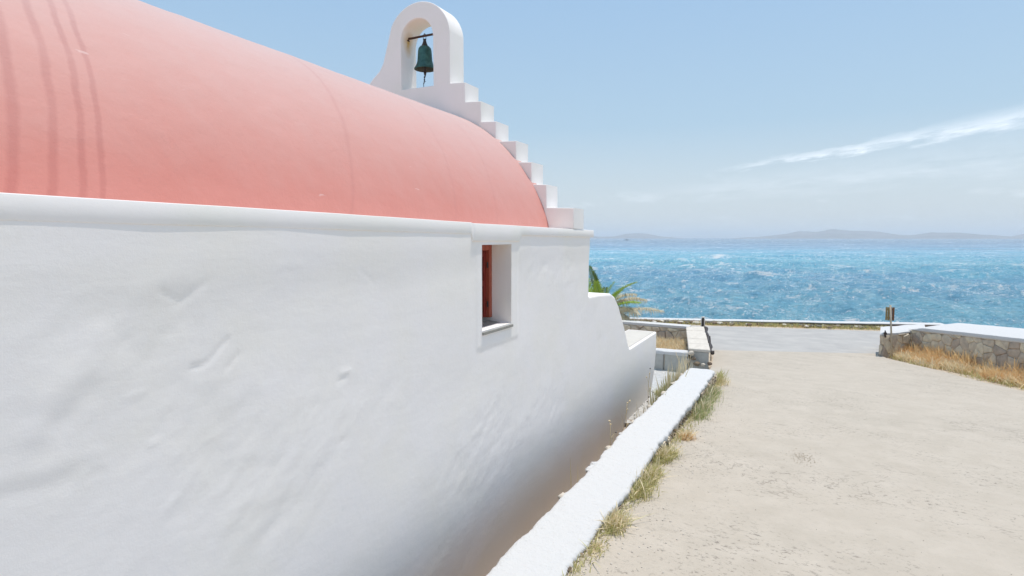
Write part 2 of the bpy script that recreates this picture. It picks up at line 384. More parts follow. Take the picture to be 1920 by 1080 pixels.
PALMD = leafmat('palm_dry', (0.76, 0.68, 0.52), (0.58, 0.50, 0.34))
GRASSG = leafmat('grass_green', (0.34, 0.40, 0.17), (0.46, 0.46, 0.22))
GRASSY = leafmat('grass_yellow_green', (0.62, 0.56, 0.26), (0.45, 0.43, 0.18))
GRASSO = leafmat('grass_dry_orange', (0.86, 0.66, 0.37), (0.78, 0.53, 0.26))
GRASSS = leafmat('grass_straw', (0.90, 0.78, 0.55), (0.76, 0.62, 0.38))
TRUNK = simple('palm_trunk_bark', (0.16, 0.11, 0.07), (0.10, 0.07, 0.05), 12, 0.95, 1.0, 0.03)

# ---------------------------------------------------------------- terrain
ZR_Y = np.array([-40, -5, 0, 3, 6.5, 10, 14, 18, 23, 30.]); ZR_Z = np.array([4.5, 4.05, 3.98, 3.9, 3.76, 3.59, 3.3, 3.1, 2.95, 2.9])
def zroad(Y): return np.interp(Y, ZR_Y, ZR_Z)
def G(x, y, off=0.0):
    z = 3.3
    for _ in range(60): z = .5 * z + .5 * (float(zroad(onZ(x, y, z + off).y)) + off)
    return onZ(x, y, z)
def shoreY(X): return 22.75 + 0.345 * X          # line of the low wall on the shore
def coastY(X): return np.minimum(22.75 + 0.345 * X, 24.3 - 2.6 * np.clip(X - 4.4, 0, 60) + 1.4 * np.clip(X - 6, 0, 60))
def terrain_z(X, Y):
    z = zroad(Y) - 0.05
    low = 2.78 + 0.4 * np.clip((Y - 8.2) / 0.5, 0, 1)
    inl = (X < -1.5) & (Y < 12.3)
    z = np.where(inl, low, z)
    d = np.minimum(Y - coastY(X), 30)
    k = np.clip((d - 0.5) / 9, 0, 1)
    sl = 2.85 - 4.6 * k + 0.35 * fbm(X * 0.6, Y * 0.6, 40) * np.clip(k * 4, 0, 1)
    return np.where(d > 0.3, np.minimum(z, sl), z)
xs = np.concatenate([np.linspace(-900, -60, 12), np.linspace(-50, -12, 20), np.linspace(-11, -1.56, 60), [-1.50, -1.499], np.linspace(-1.4, 12, 90), np.linspace(13, 60, 24), np.linspace(80, 900, 12)])
ys = np.concatenate([np.linspace(-900, -60, 12), np.linspace(-50, -4, 24), np.linspace(-3, 12.29, 60), [12.31], np.linspace(12.4, 48, 170)])
X, Y = np.meshgrid(xs, ys)
Yc = np.where(Y > 14, Y + 0.345 * np.clip(X, -60, 60) * np.clip((Y - 14) / 8, 0, 1), Y)
Zt = terrain_z(X, Yc) + 0.012 * fbm(X * 1.5, Yc * 1.5, 60)
mesh_obj('ground', np.stack([X, Yc, Zt], -1), grid_faces(*X.shape), SAND, smooth=True)
tag(bpy.data.objects['ground'], kind='structure')

def strip(name, rows, z_off, m, ncol=40, zf=zroad, jag=0.0, seed=3):
    """rows: list of (left XY, right XY); lofted sheet following the slope"""
    V = []
    for i, (a, b) in enumerate(rows):
        for j in range(ncol):
            u = j / (ncol - 1); x = a[0] + (b[0] - a[0]) * u; y = a[1] + (b[1] - a[1]) * u
            V.append((x, y, float(zf(y)) + z_off))
    o = mesh_obj(name, V, grid_faces(len(rows), ncol), m, smooth=True); tag(o, kind='structure'); return o
# concrete road
def nearasph(X): return 15.93 + 0.53 * X
rd_r = [(8.5, -40), (7.2, -10), (6.2, 0), (5.3, 5), (4.5, 8.5), (3.9, 10.8), (3.40, 12.6), (3.03, 13.4), (2.45, 14.78), (1.75, 15.98), (1.68, 16.80)]
ry = np.array([p[1] for p in rd_r]); rx = np.array([p[0] for p in rd_r])
rows = []
for yl in np.concatenate([np.linspace(-40, -2, 14), np.linspace(-1, 10.2, 80), np.linspace(10.35, 14.95, 45)]):
    t = (yl + 40) / (14.95 + 40); yr = yl + (16.8 - 14.95) * max(0, (yl - 8) / 6.95)
    xl = -1.32 if yl < 10.1 else (-1.62 - 0.08 * (yl - 12) if yl > 10.6 else -1.32 - 0.3 * (yl - 10.1) / 0.5)
    if yl > 12: xl -= 0.03 * (yl - 12)
    wob = 0.03 * float(fbm(np.array([yr * 1.7]), np.array([0.3]), 31)[0]) + 0.015 * float(fbm(np.array([yr * 9]), np.array([0.3]), 33)[0])
    rows.append(((xl, yl), (float(np.interp(yr, ry, rx)) + wob, yr)))
road = strip('road', rows, 0.0, ROAD, 60)
# asphalt coast road
rows = []
for k in range(160):
    Xc = -60 + 64.2 * k / 159
    rows.append(((Xc, nearasph(Xc) - 0.02), (Xc, min(21.62 + 0.335 * Xc, 22.75 - 1.6 * max(0, Xc - 3.0)))))
strip('coast_road', rows, -0.006, ASPH, 24)

# ---------------------------------------------------------------- sea
def make_sea():
    a0, a1 = math.radians(-75), math.radians(75)
    na = 1500; nr = 420
    ang = np.linspace(a0, a1, na)
    # rows spaced by viewing depression so that waves stay resolved
    dep = np.concatenate([np.linspace(0.17, 0.0022, nr), [0.0015, 0.001, 0.0006, 0.0003]])
    D = 6.0 / dep; nr = len(D)
    A, R = np.meshgrid(ang, D)
    Xs = R * np.sin(A); Ys = R * np.cos(A)
    H = np.zeros_like(Xs); crest = np.zeros_like(Xs)
    r2 = np.random.default_rng(11)
    wd = math.radians(205)   # waves run towards the shore, slightly oblique
    for k in range(70):
        L = 0.8 * (22 / 0.8) ** (k / 69.0); th = wd + r2.normal(0, 0.55); ph = r2.random() * 6.283
        amp = 0.0120 * L ** 0.82
        kk = 2 * math.pi / L
        fade = np.clip((L / (R * R / 6 / 590 * 1.2 + 1e-6)) - 0.3, 0, 1) * np.clip(L / (R / 590) / 3 - .5, 0, 1)
        p = kk * (Xs * math.sin(th) + Ys * math.cos(th)) + ph + 0.8 * fbm(Xs * 0.02, Ys * 0.02, 90)
        s = np.sin(p)
        H += amp * (s + 0.25 * np.cos(2 * p)) * fade
        if L > 2.5: crest += amp * s
    crest /= crest.std()
    gust = fbm(Xs * 0.012, Ys * 0.03, 71, 3)
    brk = fbm(Xs * 0.35, Ys * 0.5, 77, 5, 0.65)
    foam = np.clip((crest + 1.2 * gust + 1.7 * brk - 2.15) * 2.0, 0, 1)
    # breakers over the shallow ledge close to the shore
    Hs = H * np.clip((D[:, None] - 25) / 20, 0.3, 1)
    V = np.stack([Xs, Ys, Hs * 0.95], -1)
    o = mesh_obj('sea', V, grid_faces(nr, na)[:, ::-1], SEA, smooth=True, attrs={'foam': foam})
    return tag(o, kind='structure')
def sea_mat():
    m, t, b = mat('sea_water', (0.02, 0.2, 0.3), 0.18, 0.5)
    b.inputs['IOR'].default_value = 1.33
    v = coords(t); sp = t.nodes.new('ShaderNodeSeparateXYZ'); t.links.new(v, sp.inputs[0])
    mp = coords(t, (0.25, 1, 1), (0, 0, math.radians(-18)))
    n1 = noise(t, mp, 0.03, 5, 0.6); n2 = noise(t, mp, 0.3, 5, 0.6)
    # distance offshore -> depth colour: teal, dark weed bed, turquoise sand bar, deep blue
    off = M(t, 'SUBTRACT', sp.outputs[1], M(t, 'MULTIPLY', sp.outputs[0], 0.345))
    lg = M(t, 'DIVIDE', M(t, 'LOGARITHM', M(t, 'MAXIMUM', off, 10.0), 10.0), 4.0)
    lg = M(t, 'ADD', lg, M(t, 'MULTIPLY', M(t, 'SUBTRACT', n1, 0.5), 0.16))
    c = ramp(t, lg, [(0.0, (0.34, 0.66, 0.76)), (0.42, (0.28, 0.64, 0.78)), (0.50, (0.24, 0.54, 0.74)), (0.545, (0.22, 0.64, 0.78)), (0.60, (0.18, 0.54, 0.72)), (0.655, (0.12, 0.26, 0.42)), (0.74, (0.06, 0.10, 0.18)), (0.95, (0.03, 0.05, 0.10))])
    c = mix(t, M(t, 'MULTIPLY', M(t, 'SUBTRACT', n2, 0.4), 1.3, clamp=True), c, (0.17, 0.34, 0.56))
    n5 = noise(t, coords(t, (1, 0.3, 1), (0, 0, 0.1)), 0.7, 12, 0.88)
    c = mix(t, M(t, 'MULTIPLY', M(t, 'SUBTRACT', n5, 0.50), 7.0, clamp=True), c, (0.52, 0.80, 0.88))
    c = mix(t, M(t, 'MULTIPLY', M(t, 'SUBTRACT', 0.49, n5), 6.0, clamp=True), c, (0.10, 0.32, 0.50))
    at = t.nodes.new('ShaderNodeAttribute'); at.attribute_name = 'foam'
    fn = noise(t, coords(t, (0.6, 1.0, 1)), 3.0, 8, 0.78)
    fm = M(t, 'MULTIPLY', M(t, 'ADD', M(t, 'MULTIPLY', at.outputs['Fac'], 0.85), M(t, 'MULTIPLY', M(t, 'SUBTRACT', fn, 0.60), 4.0)), 1.3, clamp=True)
    fm = M(t, 'MULTIPLY', fm, M(t, 'MULTIPLY', at.outputs['Fac'], 4.0, clamp=True))
    # wind streaks of broken water at several spacings
    gust = noise(t, coords(t, (0.6, 1, 1)), 0.035, 4, 0.6)
    for sc_, th_, w_ in ((2.6, 0.565, 1.0), (0.9, 0.573, 1.0), (0.33, 0.577, 1.0), (0.12, 0.58, 0.9)):
        nn = noise(t, coords(t, (0.9, 0.4, 1), (0, 0, 0.18 + sc_ * .05)), sc_, 10, 0.8)
        k = M(t, 'MULTIPLY', M(t, 'SUBTRACT', M(t, 'ADD', nn, M(t, 'MULTIPLY', M(t, 'SUBTRACT', gust, 0.5), 0.22)), th_), 16.0, clamp=True)
        fm = M(t, 'MAXIMUM', fm, M(t, 'MULTIPLY', k, w_))
    c = mix(t, fm, c, (0.88, 0.90, 0.90)); t.links.new(c, b.inputs['Base Color'])
    t.links.new(M(t, 'ADD', M(t, 'MULTIPLY', fm, 0.6), 0.22), b.inputs['Roughness'])
    p = bump(t, b, noise(t, coords(t, (0.45, 1, 1), (0, 0, 0.3)), 1.6, 10, 0.74), 1.0, 0.8)
    bump(t, b, noise(t, coords(t, (0.45, 1, 1), (0, 0, -0.2)), 0.22, 10, 0.74), 0.8, 2.5, p)
    return m
SEA = sea_mat(); make_sea()

# ---------------------------------------------------------------- far islands
def hills(name, x0, x1, prof, dist, m, seed):
    """ridge seen on the horizon: prof = [(px, height px)], built as a real massif with depth"""
    px = np.linspace(x0, x1, 160); hp = np.interp(px, [p[0] for p in prof], [p[1] for p in prof])
    nd = 26; V = []
    for j in range(nd):
        q = j / (nd - 1); env = math.sin(math.pi * min(1, q * 1.0)) ** 0.8
        for i, x in enumerate(px):
            r = Vector(ray(x, HOR)); r.z = 0; r.normalize(); dd = dist * (1 + 0.28 * (q - 0.4))
            h = hp[i] / F_PX * dist * env
            h *= 1 + 0.22 * float(fbm(np.array([x * 0.03]), np.array([q * 6]), seed)[0])
            V.append((r.x * dd, r.y * dd, h - 2))
    o = mesh_obj(name, V, grid_faces(nd, 160), m, smooth=True); tag(o, kind='structure'); return o
HILL = simple('scrub_hills', (0.26, 0.24, 0.22), (0.16, 0.15, 0.14), 0.004, 0.95, 0.2, 4)
hills('hills', 1370, 1960, [(1370, 0.5), (1420, 3.5), (1470, 8), (1500, 12), (1530, 12), (1558, 16), (1600, 13.5), (1650, 11), (1685, 6), (1710, 5.5), (1750, 10), (1800, 10), (1840, 6.5), (1895, 3.5), (1910, 6), (1960, 12)], 6200, HILL, 21)
hills('hills', 1090, 1290, [(1090, 4), (1115, 4), (1150, 4), (1175, 9), (1195, 10), (1215, 8.5), (1240, 4), (1270, 1.5), (1290, 0)], 6600, HILL, 25)
hills('hills', 1960, 2500, [(1960, 12), (2050, 15), (2160, 9), (2300, 12), (2500, 2)], 6300, HILL, 29)
hills('hills', 500, 1090, [(500, 2), (650, 8), (800, 13), (950, 6), (1090, 3)], 6800, HILL, 31)

# ---------------------------------------------------------------- haze
hz_m = bpy.data.materials.new('haze_air'); hz_m.use_nodes = True; ht = hz_m.node_tree; ht.nodes.clear()
ho = ht.nodes.new('ShaderNodeOutputMaterial'); hv = ht.nodes.new('ShaderNodeVolumePrincipled')
hv.inputs['Color'].default_value = (0.92, 0.96, 1.0, 1); hv.inputs['Density'].default_value = 0.00020; hv.inputs['Anisotropy'].default_value = 0.2
ht.links.new(hv.outputs[0], ho.inputs['Volume'])
HAZE = True
if HAZE:
    b = MB(); b.box((0, 7900, 60), (19000, 17800 + 600, 130)); hz = b.build('haze', hz_m); tag(hz, kind='stuff')

# ================================================================ chapel
WX = -2.288; Y_END = 6.59; Y0 = -4.5
chapel = empty('chapel', (-4.29, 1.0, 3.1), 'whitewashed chapel with a pale red barrel vault roof and stepped bell gable', 'chapel')
def tilt(Y): return -0.0085 * (np.asarray(Y) - 6.0)
def edge_d(Yv, Zv, pts, wd):
    """gaussian ridge along a polyline in wall coordinates"""
    d = np.full(Yv.shape, 9.0)
    for (a, b) in zip(pts[:-1], pts[1:]):
        ay, az_ = a; by, bz = b; L2 = (by - ay) ** 2 + (bz - az_) ** 2
        t = np.clip(((Yv - ay) * (by - ay) + (Zv - az_) * (bz - az_)) / L2, 0, 1)
        d = np.minimum(d, np.hypot(Yv - ay - t * (by - ay), Zv - az_ - t * (bz - az_)))
    return np.exp(-(d / wd) ** 2)
def wyz(x, y): p = onX(x, y, WX); return (p.y, p.z)
def relief(Yv, Zv):
    c, s = math.cos(math.radians(42)), math.sin(math.radians(42))
    U = Yv * c + Zv * s; W = -Yv * s + Zv * c
    d = 0.011 * fbm(Yv * 0.8, Zv * 0.8, 100, 3) + 0.0042 * fbm(U * 1.3, W * 2.6, 110, 3, 0.45)
    patch = np.clip(fbm(Yv * 1.4, Zv * 1.4, 120, 3) * 2.2, 0, 1)
    d = d + 0.0055 * patch * fbm(U * 4, W * 8, 130, 4, 0.55)
    d = d + 0.0004 * fbm(Yv * 22, Zv * 22, 140, 3, 0.6)
    d = d * (0.35 + 0.65 * np.clip((Zv - 3.7) / 0.6, 0, 1)) * (1 - 0.45 * np.clip((Yv - 6.5) / 1.0, 0, 1))
    for pts, amp, wd in (
        ([(360, 690), (390, 680), (410, 655), (426, 637)], -0.011, 0.010),
        ([(428, 690), (436, 678), (447, 665)], -0.010, 0.009),
        ([(70, 810), (90, 775), (150, 700), (190, 630)], 0.010, 0.05),
        ([(110, 790), (170, 740)], -0.010, 0.05),
        ([(300, 545), (335, 565), (350, 555), (385, 530)], -0.010, 0.013),
        ([(250, 540), (300, 525), (350, 520)], 0.010, 0.04),
        ([(635, 715), (650, 705)], -0.009, 0.013), ([(640, 700), (655, 695)], 0.008, 0.016),
        ([(520, 500), (550, 490), (565, 500)], 0.007, 0.018), ([(535, 505), (548, 512)], -0.007, 0.009),
        ([(675, 505), (690, 520), (700, 530)], -0.006, 0.009),
        ([(0, 900), (90, 880), (170, 850)], 0.007, 0.04), ([(20, 925), (120, 905)], -0.005, 0.035),
        ([(170, 890), (190, 885)], -0.006, 0.012), ([(280, 835), (298, 828)], 0.007, 0.010),
        ([(240, 745), (270, 735)], 0.006, 0.012), ([(635, 830), (645, 825)], -0.006, 0.012)):
        d = d + 0.34 * amp * edge_d(Yv, Zv, [wyz(*q) for q in pts], wd)
    # raised plaster surround of the window
    def box_s(y0, y1, z0, z1, s):
        f = lambda v, a, b: np.clip((v - a) / s + .5, 0, 1) * np.clip((b - v) / s + .5, 0, 1)
        g = f(Yv, y0, y1) * f(Zv, z0, z1); return g * g * (3 - 2 * g)
    d = d + 0.006 * box_s(3.925, 4.66, 5.12, 6.3, 0.05)
    q = np.clip((Zv - 5.68) / 0.28, 0, 1); d = d * (1 - q) + 0.009 * q * q * (3 - 2 * q)
    # foot of the wall tucks in a little
    d = d - 0.125 * np.clip((4.2 - Zv) / 1.2, 0, 1) ** 1.7
    return d
def uneven(a, b, marks, n):
    v = list(np.linspace(a, b, n)); v = [q for q in v if all(abs(q - m_) > (b - a) / n * .6 for m_ in marks)] + list(marks)
    return np.array(sorted(v))
WY0, WY1, WZ0, WZ1 = 4.008, 4.521, 5.262, 5.945
yv = np.concatenate([np.linspace(Y0, 0.5, 100)[:-1], uneven(0.5, Y_END, [WY0, WY1], 420)])
zv = uneven(2.75, 6.06, [WZ0, WZ1], 210)
YY, ZZ = np.meshgrid(yv, zv)
ZZ2 = ZZ + np.where(ZZ > 5.99, 1, 0) * tilt(YY) * 0 + np.clip((ZZ - 5.96) / 0.1, 0, 1) * tilt(YY)
XX = WX + relief(YY, ZZ)
# soft rounded arris at the far corner above the side wall
re = 0.03; tt = np.clip((Y_END - YY) / re, 0, 1); rc = re * (1 - np.sqrt(1 - (1 - tt) ** 2))
XX = XX - np.where(ZZ > 5.31, rc, 0)
kc = ~((YY[:-1, :-1] > WY0 - 1e-4) & (YY[:-1, 1:] < WY1 + 1e-4) & (ZZ[:-1, :-1] > WZ0 - 1e-4) & (ZZ[1:, :-1] < WZ1 + 1e-4))
V = np.stack([XX, YY, ZZ2], -1); Fw = grid_faces(*YY.shape, keep=kc)
nv = V.size // 3; V = list(map(tuple, V.reshape(-1, 3))); Fw = [tuple(f) for f in Fw]
# end face (towards the sea), back and far faces of the building block
nz, ny = YY.shape
for i in range(nz - 1):
    a = i * ny + ny - 1; b2 = a + ny
    V += [(-6.3, Y_END, V[a][2]), (-6.3, Y_END, V[b2][2])]; k = len(V)
    Fw.append((a, k - 2, k - 1, b2))
k = len(V); V += [(-6.3, Y0, 3.0), (-6.3, Y_END, 3.0), (-6.3, Y_END, 6.06), (-6.3, Y0, 6.06)]; Fw.append((k, k + 3, k + 2, k + 1))
wall = mesh_obj('wall', V, Fw, WHITE, chapel); wall.data.polygons.foreach_set('use_smooth', np.ones(len(wall.data.polygons), dtype=bool)); wall.data.set_sharp_from_angle(angle=math.radians(50))

# window reveal, frame, shutter, sill
fx = -2.474
def reveal():
    V = []; Fc = []
    rn = 0.012
    loops = []
    for X_, g in ((None, 0.0), (WX - 0.012, 0.006), (fx - 0.10, 0.0)):
        pts = []
        for (y, z) in ((WY0, WZ0), (WY1, WZ0), (WY1, WZ1), (WY0, WZ1)):
            for_ = X_ if X_ is not None else float(WX + relief(np.array([y]), np.array([z]))[0]) + 0.001
            pts.append((for_, y + (g if y > 4.2 else -g) * 0, z))
        loops.append(pts)
    for l in loops: V += l
    for r in range(2):
        for i in range(4):
            j = (i + 1) % 4; Fc.append((r * 4 + i, r * 4 + j, (r + 1) * 4 + j, (r + 1) * 4 + i))
    # dark room closed behind
    return mesh_obj('window_reveal', V, Fc, WHITE2, chapel)
reveal()
win = MB(); fw = 0.045
win.box((fx - 0.02, WY1 - fw / 2, (WZ0 + WZ1) / 2 + .02), (0.05, fw, WZ1 - WZ0 - 0.042), bev=0.004)
win.box((fx - 0.02, WY0 + fw / 2, (WZ0 + WZ1) / 2 + .02), (0.05, fw, WZ1 - WZ0 - 0.042), bev=0.004)
win.box((fx - 0.0215, (WY0 + WY1) / 2, WZ1 - 0.028), (0.05, WY1 - WY0 - 2 * fw - .004, 0.05), bev=0.004)
window = win.build('window', REDF, chapel)
sh = MB(); yc = (WY0 + WY1) / 2; iw = (WY1 - WY0) / 2 - fw
for sgn in (-1, 1):
    c0 = yc + sgn * (iw / 2 + 0.002)
    for dy in (-1, 1): sh.box((fx - 0.045, c0 + dy * (iw / 2 - 0.022), (WZ0 + WZ1) / 2), (0.03, 0.036, WZ1 - WZ0 - 0.09), bev=0.003)
    for z_ in (WZ0 + 0.07, (WZ0 + WZ1) / 2, WZ1 - 0.085): sh.box((fx - 0.047, c0, z_), (0.026, iw - 0.084, 0.05), bev=0.003)
    sh.box((fx - 0.058, c0, (WZ0 + WZ1) / 2), (0.01, iw - 0.082, WZ1 - WZ0 - 0.12))
sh.build('shutter', REDW, window)
for z_ in (WZ0 + 0.16, WZ1 - 0.18):
    hg = MB(); hg.tube([(fx - 0.012, WY1 - fw - .006, z_ - 0.025), (fx - 0.012, WY1 - fw - .006, z_ + 0.025)], 0.007, 8); hg.build('hinge', IRON, window)
sl = MB(); # sloping stone sill, slightly proud
V = []
x0_, x1_ = WX + 0.022, fx - 0.03
for (x_, z_) in ((x0_, WZ0 - 0.012), (x0_, WZ0 - 0.032), (x1_, WZ0 - 0.03), (x1_, WZ0 + 0.012)):
    V += [(x_, WY0 + 0.001, z_), (x_, WY1 + 0.012, z_)]
sl.add(V, [(0, 1, 7, 6), (0, 2, 3, 1), (2, 4, 5, 3), (4, 6, 7, 5), (0, 6, 4, 2), (1, 3, 5, 7)])
sl.build('sill', SILL, chapel)

# cornice band
def cornice():
    ysn = np.concatenate([np.linspace(Y0, 3.842, 90), np.linspace(3.858, 6.655, 60)])
    V = []; n = None
    for y in ysn:
        k = 1 if y > 3.85 else 0
        xo = WX + 0.013 + 0.010 * k + 0.003 * float(fbm(np.array([y * 2]), np.array([0.]), 150)[0])
        t = float(tilt(y)); w_ = 0.003 * float(fbm(np.array([y * 1.6]), np.array([3.]), 152)[0])
        zb = 6.012 + t + w_ - (0.052 * (1 if 3.85 < y < 4.7 else 0) ) ; zt = 6.100 + t + w_ - 0.006 * k
        r = 0.005
        P = [(WX - 0.10, zb), (xo - r, zb), (xo - 0.3 * r, zb + 0.3 * r), (xo, zb + r), (xo, zt - r), (xo - 0.3 * r, zt - 0.3 * r), (xo - r, zt), (-2.60, zt - 0.012), (-2.62, zt - 0.12)]
        n = len(P); V += [(p[0], y, p[1]) for p in P]
    Fc = [tuple(f) for f in grid_faces(len(ysn), n)[:, ::-1]]
    Fc.append(tuple(range(n))); e = (len(ysn) - 1) * n; Fc.append(tuple(reversed(range(e, e + n))))
    o = mesh_obj('cornice', V, Fc, WHITE2, chapel); autosmooth(o, 24); return o
cornice()

# barrel vault
XC, ZC, R0 = -4.29, 5.68, 1.79
def vr(t):
    k = np.clip((np.minimum(t, math.pi - t) - math.radians(42)) / math.radians(45), 0, 1); return R0 + 0.055 * k * k * (3 - 2 * k)
tn = np.linspace(math.radians(12), math.radians(168), 200); yn = np.linspace(Y0, 6.1, 330)
T, Yg = np.meshgrid(tn, yn)
rr = vr(T) + 0.008 * fbm(Yg * 1.1, T * 3, 160, 3) + 0.002 * fbm(Yg * 9, T * 20, 165, 3) + 0.0012 * fbm(Yg * 30, T * 70, 168, 3)
V = np.stack([XC + rr * np.cos(T), Yg, ZC + rr * np.sin(T) + tilt(Yg)], -1)
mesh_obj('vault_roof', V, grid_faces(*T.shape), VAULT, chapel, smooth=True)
# rear gable wall closing the vault behind the camera side
k = 40; tl = np.linspace(math.radians(12), math.radians(168), k)
V = [(XC + float(vr(a)) * math.cos(a), Y0 + 0.002, ZC + float(vr(a)) * math.sin(a) + float(tilt(Y0))) for a in tl] + [(-6.3, Y0 + .002, 3.0), (-2.29, Y0 + .002, 3.0)]
mesh_obj('rear_wall', V, [tuple(range(k + 2))], WHITE, chapel)
# cornice on the far side
b = MB(); b.box((-6.16, 1.08, 6.04), (0.36, 11.15, 0.13), bev=0.01); b.build('cornice', WHITE2, chapel)

# stepped bell gable
GY0, GY1 = 5.982, 6.30
def gable_mat():
    m = WHITE2.copy(); m.name = 'whitewash_belfry'; t = m.node_tree; b = t.nodes['Principled BSDF']
    src = b.inputs['Base Color'].links[0].from_socket
    v = coords(t); sp = t.nodes.new('ShaderNodeSeparateXYZ'); t.links.new(v, sp.inputs[0])
    dx = M(t, 'MULTIPLY', M(t, 'SUBTRACT', sp.outputs[0], -4.53), 9.0); dy = M(t, 'MULTIPLY', M(t, 'SUBTRACT', sp.outputs[1], 6.13), 9.0)
    dz = M(t, 'SUBTRACT', sp.outputs[2], 8.43); up = M(t, 'MULTIPLY', M(t, 'MAXIMUM', dz, 0.0), 8.0); dn = M(t, 'MULTIPLY', M(t, 'MINIMUM', dz, 0.0), 4.5)
    r2 = M(t, 'ADD', M(t, 'ADD', M(t, 'MULTIPLY', dx, dx), M(t, 'MULTIPLY', dy, dy)), M(t, 'ADD', M(t, 'MULTIPLY', up, up), M(t, 'MULTIPLY', dn, dn)))
    g = M(t, 'MULTIPLY', M(t, 'SUBTRACT', 1.0, M(t, 'SQRT', r2), clamp=True), M(t, 'ADD', M(t, 'MULTIPLY', noise(t, v, 14, 4), 1.4), 0.3), clamp=True)
    c = mix(t, g, src, (0.62, 0.36, 0.08))
    # broad ochre tint of the vault of the arch
    h = M(t, 'MULTIPLY', M(t, 'SUBTRACT', sp.outputs[2], 8.30), 4.0, clamp=True)
    hole = M(t, 'SUBTRACT', 1.0, M(t, 'MULTIPLY', M(t, 'ABSOLUTE', M(t, 'SUBTRACT', sp.outputs[0], -4.29)), 3.0), clamp=True)
    iny = M(t, 'MULTIPLY', M(t, 'SUBTRACT', sp.outputs[1], 5.99), 25.0, clamp=True)
    low_ = M(t, 'MULTIPLY', M(t, 'SUBTRACT', 8.66, sp.outputs[2]), 12.0, clamp=True)
    c = mix(t, M(t, 'MULTIPLY', M(t, 'MULTIPLY', M(t, 'MULTIPLY', h, hole), iny), M(t, 'MULTIPLY', low_, 0.8)), c, (0.84, 0.72, 0.50))
    t.links.new(c, b.inputs['Base Color']); return m
BELFRY = gable_mat()
def gable():
    st = [(-2.262, 6.098), (-2.262, 6.322), (-2.580, 6.330), (-2.582, 6.583), (-2.763, 6.590), (-2.763, 6.836), (-2.954, 6.846), (-2.954, 7.082), (-3.211, 7.092), (-3.210, 7.318), (-3.405, 7.328), (-3.405, 7.560), (-3.616, 7.572), (-3.616, 7.795), (-3.822, 7.808), (-3.822, 8.40)]
    st[1:3] = [(-2.262, 6.320), (-2.580, 6.332)]
    right = list(st)
    xo = -4.265; Rr = 0.445
    for i in range(1, 14):
        a = math.radians(-8 + (98) * i / 13.0) ; right.append((xo + Rr * math.cos(a) , 8.37 + 0.435 * max(0, math.sin(a)) + 0 * a)) if a > 0.02 else None
    # outer outline over the top to the left, with its long concave sweep down
    left = []
    for i in range(1, 12):
        a = math.radians(90 + 62 * i / 11.0); left.append((xo - 0.0 + 0.455 * math.cos(a) , 8.37 + 0.435 * math.sin(a)))
    sweep = [(-4.715, 8.42), (-4.755, 8.30), (-4.80, 8.16), (-4.86, 8.07), (-4.955, 8.00), (-5.02, 7.94), (-5.065, 7.84), (-5.09, 7.70)]
    lowl = [(-5.17, 7.69), (-5.17, 7.33), (-5.37, 7.32), (-5.37, 7.09), (-5.63, 7.08), (-5.63, 6.84), (-5.82, 6.83), (-5.82, 6.58), (-6.0, 6.57), (-6.0, 6.32), (-6.3, 6.31), (-6.3, 6.05)]
    outer = right + left + sweep + lowl + [(-6.3, 5.2), (-2.60, 5.2), (-2.60, 6.098)]
    # arch opening
    ox0, ox1, oz0 = -4.525, -4.055, 7.808
    hole = [(ox1, oz0)] + [((ox0 + ox1) / 2 + (ox1 - ox0) / 2 * math.cos(math.radians(a)), 8.385 + 0.235 * math.sin(math.radians(a))) for a in range(0, 181, 12)] + [(ox0, oz0)]
    cu = bpy.data.curves.new('bell_gable', 'CURVE'); cu.dimensions = '2D'; cu.fill_mode = 'BOTH'
    for pts in (outer, hole):
        sp = cu.splines.new('POLY'); sp.points.add(len(pts) - 1); sp.use_cyclic_u = True
        for i, (x, z) in enumerate(pts): sp.points[i].co = (x, z, 0, 1)
    bev = 0.008; cu.extrude = (GY1 - GY0) / 2 - bev; cu.bevel_depth = bev; cu.bevel_resolution = 2; cu.offset = -bev
    tmp = bpy.data.objects.new('tmp', cu); COL.objects.link(tmp)
    dg = bpy.context.evaluated_depsgraph_get(); me = bpy.data.meshes.new_from_object(tmp.evaluated_get(dg))
    bpy.data.objects.remove(tmp)
    me.transform(Matrix.Translation((0, (GY0 + GY1) / 2, 0)) @ Matrix.Rotation(math.pi / 2, 4, 'X'))
    me.transform(Matrix.Translation(-Vector(chapel.location)))
    me.name = 'bell_gable'; me.materials.clear(); me.materials.append(BELFRY)
    o = bpy.data.objects.new('bell_gable', me); COL.objects.link(o); o.parent = chapel
    autosmooth(o, 40); return o
gable()
bar = MB(); bar.tube([(-4.55, 6.13, 8.455), (-4.02, 6.13, 8.458)], 0.014, 8); bar.build('bell_bar', RUST, chapel)
# rust streak on plaster where the bar enters: thin iron plate
b = MB(); b.box((-4.521, 6.13, 8.455), (0.008, 0.05, 0.06), bev=0.002); b.build('bar_plate', RUST, chapel)

